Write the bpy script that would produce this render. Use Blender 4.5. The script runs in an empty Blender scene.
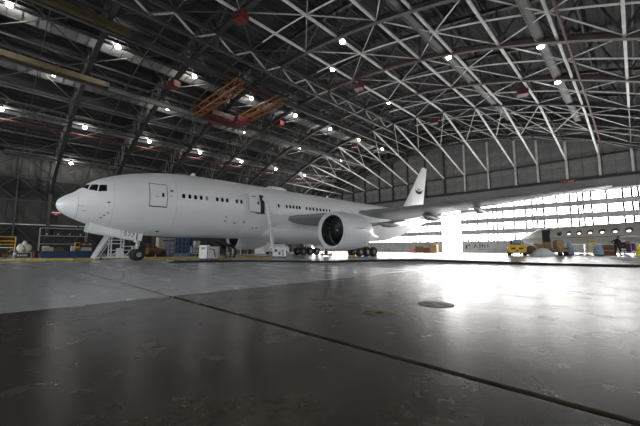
import bpy, math, random
from mathutils import Vector, Matrix

random.seed(7)
SC = bpy.context.scene
COL = SC.collection
PI = math.pi

# ------------------------------------------------------------------ camera, sky, exposure
cam_d = bpy.data.cameras.new('camera')
cam_d.lens = 18.0
cam_d.sensor_width = 36.0
cam_d.clip_end = 500
cam = bpy.data.objects.new('camera', cam_d)
COL.objects.link(cam)
cam.location = (0, 0, 1.12)
cam.rotation_euler = (PI/2 + 0.109, 0, 0.778)
SC.camera = cam

world = bpy.data.worlds.new('overcast_sky')
SC.world = world
world.use_nodes = True
bg = world.node_tree.nodes['Background']
bg.inputs['Color'].default_value = (1.0, 0.98, 0.97, 1)
bg.inputs['Strength'].default_value = 14.0

PANE_LIGHT = 14.0      # daylight coming through the frosted door panes
SIDE_FILL = 1.8      # added fill light from unseen window bands along the side wall
BACK_FILL = 8.6      # added fill light from unseen window bands on the back wall
LAMP_LIGHT = 45.0
FLOOD_WATT = 900.0    # each left hand lamp also throws light onto the catwalk beside it

SC.view_settings.view_transform = 'Standard'
SC.view_settings.look = 'None'
SC.view_settings.exposure = 0.0
SC.view_settings.gamma = 1.0
SC.view_settings.use_curve_mapping = False

# ------------------------------------------------------------------ materials
def mat(name, col, rough=.6, metal=0.0, var=.12, scale=3.0, emit=None, estr=0, spec=.5, bump=0, col2=None, stretch=None):
    m = bpy.data.materials.new(name)
    m.use_nodes = True
    nt = m.node_tree
    b = nt.nodes['Principled BSDF']
    b.inputs['Roughness'].default_value = rough
    b.inputs['Metallic'].default_value = metal
    b.inputs['Specular IOR Level'].default_value = spec
    tc = nt.nodes.new('ShaderNodeTexCoord')
    mp = nt.nodes.new('ShaderNodeMapping')
    if stretch: mp.inputs['Scale'].default_value = stretch
    nz = nt.nodes.new('ShaderNodeTexNoise')
    nz.inputs['Scale'].default_value = scale
    nz.inputs['Detail'].default_value = 5
    rp = nt.nodes.new('ShaderNodeValToRGB')
    c2 = col2 or tuple(c*(1-var) for c in col)
    c1 = tuple(min(1, c*(1+var*.6)) for c in col)
    rp.color_ramp.elements[0].position = .35
    rp.color_ramp.elements[1].position = .65
    rp.color_ramp.elements[0].color = (*c2, 1)
    rp.color_ramp.elements[1].color = (*c1, 1)
    nt.links.new(tc.outputs['Object'], mp.inputs['Vector'])
    nt.links.new(mp.outputs['Vector'], nz.inputs['Vector'])
    nt.links.new(nz.outputs['Fac'], rp.inputs['Fac'])
    nt.links.new(rp.outputs['Color'], b.inputs['Base Color'])
    if emit:
        b.inputs['Emission Color'].default_value = (*emit, 1)
        b.inputs['Emission Strength'].default_value = estr
    if bump:
        bp = nt.nodes.new('ShaderNodeBump')
        bp.inputs['Strength'].default_value = bump
        nt.links.new(nz.outputs['Fac'], bp.inputs['Height'])
        nt.links.new(bp.outputs['Normal'], b.inputs['Normal'])
    return m

M = {}
def defm(k, *a, **kw): M[k] = mat(k, *a, **kw)
defm('steel_dark', (.028, .028, .029), .55, 0, .35, .6)
defm('steel_red', (.06, .04, .037), .6, 0, .3, .5)
defm('steel_light', (.68, .67, .65), .5, 0, .2, .6)
defm('steel_mid', (.048, .047, .046), .55, 0, .25, .6)
defm('steel_pale', (.38, .375, .365), .55, 0, .2, .6)
defm('steel_grey', (.055, .054, .053), .55, 0, .25, .6)
defm('deck', (.016, .016, .017), .7, 0, .4, .25)
defm('catwalk', (.16, .16, .155), .6, 0, .15, 1)
defm('wall_panel', (.20, .20, .19), .75, 0, .22, .5)
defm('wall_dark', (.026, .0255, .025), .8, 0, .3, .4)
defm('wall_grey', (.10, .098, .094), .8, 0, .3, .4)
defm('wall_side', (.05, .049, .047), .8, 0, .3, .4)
defm('fascia', (.17, .17, .17), .6, 0, .1, .4)
defm('door_paint', (.42, .42, .41), .6, 0, .2, .7)
defm('pane', (.88, .88, .87), .5, 0, .03, 1, emit=(1, .98, .965), estr=PANE_LIGHT)
defm('fill_side', (.85, .88, .9), .5, 0, .03, 1, emit=(.95, .975, 1), estr=SIDE_FILL)
defm('fill_back', (.85, .88, .9), .5, 0, .03, 1, emit=(.92, .96, 1), estr=BACK_FILL)
defm('bulb', (1, 1, 1), .4, 0, 0, 1, emit=(1, .97, .92), estr=LAMP_LIGHT)
defm('pipe_red', (.06, .011, .013), .6, 0, .25, 2)
defm('girder_yellow', (.05, .036, .010), .6, 0, .3, 1)
defm('pod_grey', (.13, .135, .14), .4, 0, .1, 1)
defm('red_paint', (.12, .012, .015), .5, 0, .25, 2)
defm('red_dark', (.04, .008, .008), .6, 0, .3, 2)
defm('orange', (.17, .062, .014), .5, 0, .25, 1.5)
defm('rail_yellow', (.36, .26, .015), .5, 0, .25, 2)
defm('yellow', (.72, .42, .02), .5, 0, .2, 2)
defm('yellow_dark', (.13, .085, .02), .55, 0, .3, 1)
defm('air_white', (.84, .845, .85), .32, 0, .04, .35)
defm('air_grey', (.27, .275, .28), .38, 0, .08, .4)
defm('air_dark', (.045, .047, .05), .45, 0, .2, 2)
defm('door_line', (.10, .10, .105), .6, 0, .1, 2)
defm('seam', (.52, .52, .53), .6, 0, .1, 2)
defm('glass_dark', (.012, .013, .015), .12, 0, .1, 2)
defm('black', (.015, .015, .015), .6, 0, .3, 3)
defm('rubber', (.018, .018, .019), .75, 0, .3, 6)
defm('hub', (.42, .42, .42), .45, .3, .15, 4)
defm('metal', (.5, .5, .5), .35, .8, .12, 3)
defm('white', (.75, .75, .75), .5, 0, .06, 2)
defm('cream', (.72, .69, .60), .7, 0, .15, 3)
defm('beige', (.48, .40, .30), .7, 0, .15, 3)
defm('grey_canvas', (.36, .35, .33), .85, 0, .15, 4)
defm('blue', (.05, .15, .36), .55, 0, .25, 2)
defm('blue_deep', (.012, .045, .11), .55, 0, .25, 2)
defm('blue_bag', (.22, .32, .42), .6, 0, .25, 4)
defm('brown', (.20, .11, .06), .75, 0, .25, 4)
defm('cardboard', (.33, .2, .11), .8, 0, .2, 4)
defm('purple', (.10, .03, .13), .7, 0, .25, 4)
defm('lime', (.75, .72, .04), .5, 0, .1, 3)
defm('tarp', (.66, .68, .68), .7, 0, .12, 2, bump=.3)
defm('cloth_black', (.012, .013, .018), .85, 0, .25, 8)
defm('skin', (.35, .21, .15), .55, 0, .08, 8)
defm('hair', (.02, .015, .012), .7, 0, .2, 10)
defm('hose', (.012, .012, .012), .5, 0, .2, 2)
defm('duct', (.72, .72, .72), .6, 0, .08, 3)
defm('jet_cream', (.50, .48, .43), .35, 0, .06, .5)
defm('jet_stripe', (.09, .085, .075), .4, 0, .1, 1)
defm('window_glow', (.8, .8, .8), .3, 0, .02, 1, emit=(1, 1, 1), estr=1.6)
defm('manhole', (.06, .06, .06), .45, .6, .3, 8)
defm('ring_yellow', (.15, .12, .06), .55, 0, .5, 5)
defm('apron', (.55, .55, .53), .8, 0, .1, .3)
defm('pink', (.55, .25, .24), .7, 0, .2, 3)

def floor_material():
    m = bpy.data.materials.new('floor_concrete'); m.use_nodes = True
    nt = m.node_tree; L = nt.links.new; b = nt.nodes['Principled BSDF']
    geo = nt.nodes.new('ShaderNodeNewGeometry')
    sep = nt.nodes.new('ShaderNodeSeparateXYZ'); L(geo.outputs['Position'], sep.inputs[0])
    n1 = nt.nodes.new('ShaderNodeTexNoise'); n1.inputs['Scale'].default_value = 1.3; n1.inputs['Detail'].default_value = 9; n1.inputs['Roughness'].default_value = .68
    n2 = nt.nodes.new('ShaderNodeTexNoise'); n2.inputs['Scale'].default_value = 6; n2.inputs['Detail'].default_value = 6
    n3 = nt.nodes.new('ShaderNodeTexNoise'); n3.inputs['Scale'].default_value = .7; n3.inputs['Detail'].default_value = 1
    stretch = nt.nodes.new('ShaderNodeMapping'); stretch.vector_type = 'POINT'
    stretch.inputs['Rotation'].default_value = (0, 0, -.78); stretch.inputs['Scale'].default_value = (.35, 1.5, 1)
    L(geo.outputs['Position'], stretch.inputs['Vector']); L(stretch.outputs['Vector'], n3.inputs['Vector'])
    for n in (n1, n2): L(geo.outputs['Position'], n.inputs['Vector'])
    conc = nt.nodes.new('ShaderNodeValToRGB')
    e = conc.color_ramp.elements
    e[0].position, e[0].color = .33, (.026, .020, .014, 1)
    e[1].position, e[1].color = .68, (.092, .071, .051, 1)
    L(n1.outputs['Fac'], conc.inputs['Fac'])
    paint = nt.nodes.new('ShaderNodeValToRGB')
    e = paint.color_ramp.elements
    e[0].position, e[0].color = .30, (.52, .525, .53, 1)
    e[1].position, e[1].color = .70, (.62, .625, .63, 1)
    L(n1.outputs['Fac'], paint.inputs['Fac'])
    edge = nt.nodes.new('ShaderNodeMath'); edge.operation = 'LESS_THAN'; edge.inputs[1].default_value = -7.8
    wob = nt.nodes.new('ShaderNodeMath'); wob.operation = 'MULTIPLY_ADD'; wob.inputs[1].default_value = .12
    L(n2.outputs['Fac'], wob.inputs[0]); L(sep.outputs['X'], wob.inputs[2]); L(wob.outputs[0], edge.inputs[0])
    mix = nt.nodes.new('ShaderNodeMixRGB'); L(edge.outputs[0], mix.inputs['Fac']); L(conc.outputs['Color'], mix.inputs['Color1']); L(paint.outputs['Color'], mix.inputs['Color2'])
    # pale epoxy coat beyond the hose line
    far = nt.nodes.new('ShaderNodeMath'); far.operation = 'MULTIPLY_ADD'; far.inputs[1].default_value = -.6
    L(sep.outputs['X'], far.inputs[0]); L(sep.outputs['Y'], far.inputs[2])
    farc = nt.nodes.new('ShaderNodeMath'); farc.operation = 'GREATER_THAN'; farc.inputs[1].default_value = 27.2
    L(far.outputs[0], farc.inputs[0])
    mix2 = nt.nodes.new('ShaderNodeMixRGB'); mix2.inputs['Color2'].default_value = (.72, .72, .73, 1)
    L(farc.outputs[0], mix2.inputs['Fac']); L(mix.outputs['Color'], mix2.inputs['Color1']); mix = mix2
    fine = nt.nodes.new('ShaderNodeMixRGB'); fine.blend_type = 'MULTIPLY'; fine.inputs['Fac'].default_value = .5
    L(mix.outputs['Color'], fine.inputs['Color1']); L(n2.outputs['Fac'], fine.inputs['Color2'])
    L(fine.outputs['Color'], b.inputs['Base Color'])
    rr = nt.nodes.new('ShaderNodeMapRange'); rr.inputs['From Min'].default_value = .3; rr.inputs['From Max'].default_value = .7
    rr.inputs['To Min'].default_value = .22; rr.inputs['To Max'].default_value = .30
    L(n3.outputs['Fac'], rr.inputs['Value'])
    rc = nt.nodes.new('ShaderNodeMapRange'); rc.inputs['From Min'].default_value = .35; rc.inputs['From Max'].default_value = .65
    rc.inputs['To Min'].default_value = .235; rc.inputs['To Max'].default_value = .285
    L(n1.outputs['Fac'], rc.inputs['Value'])
    rm = nt.nodes.new('ShaderNodeMix'); rm.data_type = 'FLOAT'
    L(edge.outputs[0], rm.inputs[0]); L(rc.outputs['Result'], rm.inputs[2]); L(rr.outputs['Result'], rm.inputs[3]); L(rm.outputs[0], b.inputs['Roughness'])
    b.inputs['Specular IOR Level'].default_value = .32
    return m
M['floor'] = floor_material()

# ------------------------------------------------------------------ mesh helpers
class MB:
    def __init__(s): s.v = []; s.f = []
    def add(s, vs, fs):
        o = len(s.v); s.v += [tuple(v) for v in vs]; s.f += [tuple(i+o for i in f) for f in fs]; return s
    def box(s, c, d, rz=0, rx=0, ry=0):
        R = Matrix.Rotation(rz, 3, 'Z') @ Matrix.Rotation(ry, 3, 'Y') @ Matrix.Rotation(rx, 3, 'X')
        c = Vector(c); h = Vector(d)/2
        vs = [c + R @ Vector((sx*h.x, sy*h.y, sz*h.z)) for sx in (-1, 1) for sy in (-1, 1) for sz in (-1, 1)]
        return s.add(vs, [(0,1,3,2), (4,6,7,5), (0,4,5,1), (2,3,7,6), (0,2,6,4), (1,5,7,3)])
    def bx(s, x0, x1, y0, y1, z0, z1):
        return s.box(((x0+x1)/2, (y0+y1)/2, (z0+z1)/2), (abs(x1-x0), abs(y1-y0), abs(z1-z0)))
    def beam(s, a, b, w, h=None, up=(0, 0, 1)):
        h = h or w; a = Vector(a); b = Vector(b); d = (b-a).normalized(); up = Vector(up)
        if abs(d.dot(up)) > .98: up = Vector((1, 0, 0)) if abs(d.x) < .9 else Vector((0, 1, 0))
        x = d.cross(up).normalized(); y = x.cross(d)
        vs = [p + x*(i*w/2) + y*(j*h/2) for p in (a, b) for i, j in ((-1,-1), (1,-1), (1,1), (-1,1))]
        return s.add(vs, [(0,1,2,3), (7,6,5,4), (0,4,5,1), (1,5,6,2), (2,6,7,3), (3,7,4,0)])
    def ibeam(s, a, b, w, h, t=.05, up=(0, 0, 1)):
        a = Vector(a); b = Vector(b); d = (b-a).normalized(); upv = Vector(up)
        x = d.cross(upv).normalized(); y = x.cross(d)
        s.beam(a + y*(h/2-t/2), b + y*(h/2-t/2), w, t, up); s.beam(a - y*(h/2-t/2), b - y*(h/2-t/2), w, t, up)
        return s.beam(a, b, t, h-2*t, up)
    def tube(s, pts, r, n=8, caps=True):
        pts = [Vector(p) for p in pts]; rings = []; up = Vector((0, 0, 1)); px_ = None
        for i, p in enumerate(pts):
            t = (pts[min(i+1, len(pts)-1)] - pts[max(i-1, 0)]).normalized()
            x = (t.cross(up) if abs(t.dot(up)) < .97 else t.cross(Vector((1, 0, 0)))) if px_ is None else (px_ - t*px_.dot(t))
            x.normalize(); px_ = x; y = t.cross(x)
            rr = r[i] if isinstance(r, (list, tuple)) else r
            rings.append([p + (x*math.cos(2*PI*k/n) + y*math.sin(2*PI*k/n))*rr for k in range(n)])
        return s.loft(rings, caps)
    def loft(s, rings, caps=True):
        n = len(rings[0]); vs = [p for r in rings for p in r]; fs = []
        for i in range(len(rings)-1):
            for k in range(n):
                a = i*n+k; b_ = i*n+(k+1) % n; fs.append((a, b_, b_+n, a+n))
        if caps:
            fs.append(tuple(range(n-1, -1, -1))); fs.append(tuple((len(rings)-1)*n+k for k in range(n)))
        return s.add(vs, fs)
    def lathe(s, prof, o=(0, 0, 0), axis='z', n=24, caps=False):
        rings = []
        for r, h in prof:
            ring = []
            for k in range(n):
                a = 2*PI*k/n; c, d = r*math.cos(a), r*math.sin(a)
                p = {'z': (c, d, h), 'y': (c, h, d), 'x': (h, c, d)}[axis]
                ring.append((p[0]+o[0], p[1]+o[1], p[2]+o[2]))
            rings.append(ring)
        return s.loft(rings, caps)
    def prism(s, poly, d0, d1, axis='x'):
        n = len(poly)
        f = {'x': lambda u, v, d: (d, u, v), 'y': lambda u, v, d: (u, d, v), 'z': lambda u, v, d: (u, v, d)}[axis]
        vs = [f(u, v, d0) for u, v in poly] + [f(u, v, d1) for u, v in poly]
        return s.add(vs, [tuple(range(n)), tuple(range(2*n-1, n-1, -1))] + [(k, (k+1) % n, n+(k+1) % n, n+k) for k in range(n)])
    def blob(s, c, r, n=12, m=8, jit=0, zmin=None):
        rings = []
        for i in range(m+1):
            th = PI*i/m; ring = []
            for k in range(n):
                a = 2*PI*k/n; q = 1+random.uniform(-jit, jit)
                p = [c[0]+r[0]*math.sin(th)*math.cos(a)*q + 0, c[1]+r[1]*math.sin(th)*math.sin(a)*q, c[2]-r[2]*math.cos(th)*q]
                if i in (0, m): p[0], p[1] = c[0]+.001*math.cos(a), c[1]+.001*math.sin(a)
                if zmin is not None: p[2] = max(p[2], zmin)
                ring.append(p)
            rings.append(ring)
        return s.loft(rings, False)
    def mesh(s, name, m, smooth=False):
        me = bpy.data.meshes.new(name); me.from_pydata(s.v, [], s.f); me.materials.append(m); me.validate()
        import bmesh
        bm = bmesh.new(); bm.from_mesh(me); bmesh.ops.recalc_face_normals(bm, faces=bm.faces); bm.to_mesh(me); bm.free()
        if smooth:
            for p in me.polygons: p.use_smooth = True
            try: me.set_sharp_from_angle(angle=math.radians(40))
            except Exception: pass
        return me
    def build(s, name, m, parent=None, smooth=False, loc=None):
        return put(name, s.mesh(name, M[m] if isinstance(m, str) else m, smooth), parent, loc)

def put(name, me, parent=None, loc=None, rot=None):
    o = bpy.data.objects.new(name, me); COL.objects.link(o)
    if parent is not None: o.parent = parent
    if loc is not None: o.location = loc
    if rot is not None: o.rotation_euler = rot
    return o
def tag(o, label=None, cat=None, group=None, kind=None):
    if label: o['label'] = label
    if cat: o['category'] = cat
    if group: o['group'] = group
    if kind: o['kind'] = kind
    return o
def thing(name, label, cat, loc=(0, 0, 0), rz=0, group=None, kind=None):
    o = bpy.data.objects.new(name, None); COL.objects.link(o); o.empty_display_size = .2
    o.location = loc; o.rotation_euler = (0, 0, rz)
    return tag(o, label, cat, group, kind)
def text_mesh(body, size, m, extrude=.004):
    cu = bpy.data.curves.new('lettering', 'FONT'); cu.body = body; cu.size = size; cu.extrude = extrude
    cu.align_x = 'CENTER'; cu.align_y = 'CENTER'; cu.resolution_u = 3
    o = bpy.data.objects.new('lettering', cu); COL.objects.link(o)
    dg = bpy.context.evaluated_depsgraph_get()
    me = bpy.data.meshes.new_from_object(o.evaluated_get(dg))
    bpy.data.objects.remove(o); bpy.data.curves.remove(cu)
    me.materials.clear(); me.materials.append(M[m]); return me
def smst(a, b, x):
    t = max(0, min(1, (x-a)/(b-a))); return t*t*(3-2*t)
def lerp(tab, x, k=1):
    if x <= tab[0][0]: return tab[0][k]
    for i in range(len(tab)-1):
        a, b = tab[i], tab[i+1]
        if x <= b[0]:
            t = (x-a[0])/(b[0]-a[0]); return a[k]+(b[k]-a[k])*t
    return tab[-1][k]
def cubic(tab, x, k):
    n = len(tab)
    if x <= tab[0][0]: return tab[0][k]
    if x >= tab[-1][0]: return tab[-1][k]
    i = next(j for j in range(n-1) if x <= tab[j+1][0])
    def slope(j):
        if j == 0: return (tab[1][k]-tab[0][k])/(tab[1][0]-tab[0][0])
        if j == n-1: return (tab[-1][k]-tab[-2][k])/(tab[-1][0]-tab[-2][0])
        a = (tab[j][k]-tab[j-1][k])/(tab[j][0]-tab[j-1][0]); b = (tab[j+1][k]-tab[j][k])/(tab[j+1][0]-tab[j][0])
        return 0 if a*b <= 0 else 2*a*b/(a+b)
    h = tab[i+1][0]-tab[i][0]; t = (x-tab[i][0])/h
    return (tab[i][k]*(2*t**3-3*t*t+1) + h*slope(i)*(t**3-2*t*t+t) + tab[i+1][k]*(-2*t**3+3*t*t) + h*slope(i+1)*(t**3-t*t))
ORD = ['first', 'second', 'third', 'fourth', 'fifth', 'sixth', 'seventh', 'eighth', 'ninth', 'tenth', 'eleventh', 'twelfth', 'thirteenth',
       'fourteenth', 'fifteenth', 'sixteenth', 'seventeenth', 'eighteenth', 'nineteenth', 'twentieth', 'twenty-first', 'twenty-second']

# ------------------------------------------------------------------ hangar: dimensions
XL, XR, YB, YE = -74.5, 13.5, -34.0, 72.0      # side walls, wall behind the camera, far end wall
XC = -30.65
def bot(x): return 24.2 - (x-XC)**2/141.2       # underside of the arch trusses
def top(x): return 27.6 - (x-XC)**2/190.0       # roof deck
NODE = [-70.5, -66, -61.5, -57.3, -53, -48.3, -44.2, -39.8, -35.1, -30.5, -25.9, -21.1, -16.1, -12.4, -8.0, -3.5, .55, 4.9, 9.2]
RIBS = [-2.3+8.75*k for k in range(-3, 9)]
def hfl(x, y):                                    # floor level: the slab rises gently under the small jet's bay
    d = -.702*x + .712*y
    return .42*smst(20.5, 28, d)*smst(-18, -11, x)*(1-smst(62, 69, y))

# ------------------------------------------------------------------ floor
base = tag(MB().bx(XL-.3, XR+.3, YB-.3, YE+.3, -.5, -.07).build('floor', 'black'), 'dark bed under the hangar floor slabs', 'floor', kind='structure')
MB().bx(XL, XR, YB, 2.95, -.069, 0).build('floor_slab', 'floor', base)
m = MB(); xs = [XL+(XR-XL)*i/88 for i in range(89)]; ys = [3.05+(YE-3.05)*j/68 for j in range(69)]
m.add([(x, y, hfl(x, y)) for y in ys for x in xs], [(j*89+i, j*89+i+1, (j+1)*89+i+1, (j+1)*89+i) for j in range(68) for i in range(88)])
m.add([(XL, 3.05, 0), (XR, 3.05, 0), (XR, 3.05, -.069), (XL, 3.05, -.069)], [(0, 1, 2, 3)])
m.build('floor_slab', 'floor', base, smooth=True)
MB().bx(XL, -7.9, 2.951, 3.049, -.068, -.006).build('joint_sealant', 'steel_mid', base)
MB().bx(-7.9, XR, 2.951, 3.049, -.068, -.055).build('joint_sealant', 'black', base)
ap = MB().bx(XL-40, XR+60, YE+.3, YE+160, -.4, -.02).build('ground', 'apron')
tag(ap, 'pale concrete apron outside the open door gap', 'ground', kind='structure')

mh = thing('manhole_cover', 'round dark iron manhole cover set in the glossy floor', 'manhole cover', (-2.95, 6.3, 0))
MB().lathe([(.001, .006), (.30, .006), (.30, -.02)], n=28).build('lid', 'manhole', mh)
MB().lathe([(.30, .002), (.305, .008), (.335, .008), (.345, .0)], n=28).build('ring', 'steel_dark', mh)
for a in (0, PI/2, PI, 3*PI/2): MB().box((.16*math.cos(a), .16*math.sin(a), .009), (.16, .03, .008), a).build('grip_bar', 'black', mh)
fp = thing('floor_socket', 'small floor socket inside a worn yellow painted patch', 'floor socket', (-3.27, 4.78, 0))
MB().lathe([(.07, .003), (.24, .002), (.27, 0)], n=24).build('painted_ring', 'ring_yellow', fp)
MB().lathe([(.001, -.0), (.05, .001), (.055, .010), (.072, .010), (.075, 0)], n=20).build('cap', 'black', fp)

# ------------------------------------------------------------------ end wall with sliding doors
ew = MB()
pts = [(XL, 11.1)] + [(XR, 11.1)] + [(XR-(XR-XL)*i/30, top(XR-(XR-XL)*i/30)+.1) for i in range(31)]
ew.prism([(x, z) for x, z in pts], YE+.06, YE+.35, 'y')
ew = tag(ew.build('wall_end', 'wall_grey'), 'grey end wall above the sliding doors', 'wall', kind='structure')
panel_cache = {}
def panel(w, h, t, mk, key):
    k = (round(w, 2), round(h, 2), t, mk)
    if k not in panel_cache: panel_cache[k] = MB().box((0, 0, 0), (w, t, h)).mesh(key, M[mk])
    return panel_cache[k]
COLX = NODE
for i in range(len(COLX)-1):
    x0, x1 = COLX[i], COLX[i+1]
    z = 13.5; r = 0
    while True:
        h = 2.2
        if z+h > min(top(x0), top(x1))-.2: break
        for q in (0, 1):
            w = (x1-x0)/2
            put('wall_panel', panel(w-.06, h-.06, .06, 'wall_panel', 'wall_panel'), ew, (x0+w*(q+.5), YE+.045+random.uniform(-.012, .012), z+h/2))
        z += h; r += 1
MB().bx(XL, XR, YE-.12, YE+.05, 11.12, 12.95).build('fascia', 'fascia', ew)
MB().ibeam((XL, YE-.25, 13.2), (XR, YE-.25, 13.2), .45, .42, .06).build('girt', 'steel_dark', ew)
MB().ibeam((XL, YE-.15, 17.0), (XR, YE-.15, 17.0), .3, .26, .05).build('girt', 'steel_mid', ew)
MB().bx(XL, XR, YE-.5, YE-.28, 11.0, 11.14).build('door_track', 'steel_light', ew)
for x in COLX:
    zt = min(bot(x), 24)
    if zt < 14: continue
    MB().ibeam((x, YE-.2, 13.4), (x, YE-.2, zt), .32, .3, .05, up=(0, 1, 0)).build('column', 'steel_light' if x > -30 else 'steel_mid', ew)  # right columns paler, left ones darker: the lighting is put into the colour
    # lattice bracket behind each column
    mb = MB(); mb.beam((x+.35, YE-.7, 13.4), (x+.35, YE-.7, min(zt, 17)), .1)
    for q in range(4):
        z0 = 13.4+q*.9; mb.beam((x+.35, YE-.7, z0), (x+.35, YE-.15, z0+.45), .07); mb.beam((x+.35, YE-.15, z0+.45), (x+.35, YE-.7, z0+.9), .07)
    mb.build('column_lattice', 'steel_dark', ew)
sg = thing('wall_sign', 'small red sign board with pale lettering on the beam above the doors', 'sign', (-8.03, YE-.50, 13.05))
MB().bx(-1.14, 1.14, -.03, .02, -.24, .24).build('board', 'red_paint', sg)
for x0, x1, z in ((-1.0, -.72, .02), (-.5, -.08, .03), (.1, .36, .02), (.46, .95, .03), (.1, .95, -.13)):
    MB().bx(x0, x1, -.045, -.028, z-.04, z+.04).build('lettering', 'pink', sg)

ROWS = [(2.6, 4.2), (4.8, 6.5), (7.05, 8.75), (9.25, 10.95)]
LW = 6.93
def leaf(n, x0, label, lit='pane', letters=False):
    d = thing('door_%d' % n, label, 'hangar door', (x0, YE, 0), kind='structure')
    MB().bx(.02, LW-.02, -.12, .12, .05, 2.6).build('kick_panel', 'door_paint', d)
    for (a, b) in ((3.98, 4.98), (6.28, 7.26), (8.53, 9.46), (10.8, 11.1)):
        MB().bx(.02, LW-.02, -.14, .10, a, b).build('rail', 'door_paint', d)
    cuts = [.02, .38, 1.46, 3.465, 5.47, 6.55, LW-.02]
    for k, (c0, c1) in enumerate(zip(cuts[:-1], cuts[1:])):
        for (z0, z1) in ROWS:
            w, h = c1-c0, z1-z0
            put('pane', panel(w, h-.01, .03, lit, 'pane'), d, ((c0+c1)/2, .0, (z0+z1)/2))
    for k, c in enumerate(cuts):
        w = .06 if k in (0, 6) else .29
        c_ = c
        MB().bx(c_-w/2, c_+w/2, -.10, .08, 2.6, 10.95).build('mullion', 'steel_mid', d)
    return d
k = 0
for i in range(6):
    k += 1
    if i < 5 or True: leaf(k, -27.3+LW*i if i < 5 else -27.3+LW*5, 'glazed sliding hangar door leaf, %s to the right of the open gap' % ORD[i])
for i in range(6):
    k += 1; leaf(k, -31.6-LW*(i+1), 'glazed sliding hangar door leaf, %s to the left of the open gap' % ORD[i])
dl = thing('door_lettering', 'faint dark lettering painted low on the door right of the gap', 'lettering', (-24.6, YE-.125, 1.45))
put('letter', text_mesh('A', 1.3, 'steel_dark'), dl, (.1, 0, 0), (PI/2, 0, 0))
for x0, x1, z, h in ((-1.9, -1.55, -.05, .9), (-1.3, -1.0, .25, .4), (.95, 1.15, .1, .7), (1.4, 1.6, .12, .66), (1.85, 2.05, .12, .66), (2.5, 2.68, .15, .7), (.8, 2.3, -.62, .1)):
    MB().bx(x0, x1, -.012, 0, z-h/2, z+h/2).build('letter', 'steel_red', dl)
# stacked cartons and the lit bay beside the gap
for j, (x, w, h, mk) in enumerate(((-33.0, 1.6, 1.9, 'cardboard'), (-34.6, 1.3, 1.3, 'orange'), (-36.4, 1.8, 1.6, 'brown'), (-38.4, 1.4, 1.1, 'pink'))):
    c = thing('packing_crate', ['tall cardboard crate beside the bright door gap', 'orange crate, second left of the bright door gap', 'brown crate, third left of the bright door gap', 'low pinkish crate, fourth left of the bright door gap'][j], 'crate', (x, 70.6, 0), .05*j, 'crates along the end doors')
    MB().bx(-w/2, w/2, -.5, .5, .12, h).build('box', mk, c)
    MB().bx(-w/2-.02, w/2+.02, -.52, .52, h-.14, h-.04).build('band', 'beige', c)
    for sx in (-1, 0, 1): MB().bx(sx*(w/2-.1)-.08, sx*(w/2-.1)+.08, -.5, .5, 0, .12).build('pallet_runner', 'beige', c)

# ------------------------------------------------------------------ side and back walls
lw = tag(MB().bx(XL-.3, XL-.05, YB, YE, 0, top(XL)).build('wall_left', 'wall_dark'), 'dark corrugated side wall behind the airliner', 'wall', kind='structure')
sid = {}
y = YB+.4; n = 0
while y < YE-2.2:
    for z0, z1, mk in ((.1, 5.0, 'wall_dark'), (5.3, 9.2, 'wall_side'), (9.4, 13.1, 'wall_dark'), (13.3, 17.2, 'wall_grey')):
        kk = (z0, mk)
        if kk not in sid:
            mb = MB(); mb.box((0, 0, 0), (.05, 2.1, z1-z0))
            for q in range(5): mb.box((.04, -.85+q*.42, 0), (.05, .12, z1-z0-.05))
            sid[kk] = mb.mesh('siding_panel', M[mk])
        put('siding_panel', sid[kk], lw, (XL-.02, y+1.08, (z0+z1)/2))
    y += 2.17
for z, mk, w in ((5.15, 'steel_light', .16), (9.3, 'steel_mid', .2), (13.2, 'steel_mid', .22)):
    MB().bx(XL+.03, XL+.03+w, YB, YE, z-w/2, z+w/2).build('girt', mk, lw)
for i, yr in enumerate(RIBS):
    MB().ibeam((XL+.5, yr, 0), (XL+.5, yr, top(XL)-.2), .5, .55, .06, up=(1, 0, 0)).build('column', 'steel_mid', lw)
    if i < len(RIBS)-1:
        y2 = RIBS[i+1]; ym = (yr+y2)/2
        MB().ibeam((XL+.35, ym, 0), (XL+.35, ym, top(XL)-.2), .25, .28, .05, up=(1, 0, 0)).build('column', 'steel_mid', lw)
        for a, b in (((yr, 9.3), (ym, 13.2)), ((ym, 9.3), (yr, 13.2)), ((ym, 9.3), (y2, 13.2)), ((y2, 9.3), (ym, 13.2)), ((yr, .3), (ym, 5.1)), ((ym, 5.1), (y2, .3))):
            MB().beam((XL+.3, *a), (XL+.3, *b), .12).build('brace', 'steel_mid', lw)
rw = tag(MB().bx(XR+.05, XR+.3, YB, YE, 0, 2.5).bx(XR+.05, XR+.3, YB, YE, 11, top(XR)).build('wall_right', 'wall_grey'), 'grey side wall beside the photographer', 'wall', kind='structure')
bw = MB(); bw.prism([(XL, 11.0), (XR, 11.0)] + [(XR-(XR-XL)*i/30, top(XR-(XR-XL)*i/30)+.1) for i in range(31)], YB-.3, YB, 'y')
bw.bx(XL, XR, YB-.3, YB, 0, 2.5)
bw = tag(bw.build('wall_back', 'wall_grey'), 'grey wall behind the photographer', 'wall', kind='structure')
for r, (z0, z1) in enumerate(ROWS):
    w = MB().bx(XR+.12, XR+.16, YB, YE, z0, z1).build('window_%d' % (r+1), 'fill_side')
    tag(w, 'long fill light window band added on the unseen side wall, %s from the floor' % ORD[r], 'window', kind='structure')
for r, (z0, z1) in enumerate(ROWS):
    w = MB().bx(XL, XR, YB-.16, YB-.12, z0, z1).build('window_%d' % (r+5), 'fill_back')
    tag(w, 'long added fill light window band behind the photographer, %s from the floor' % ORD[r], 'window', kind='structure')
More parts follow.
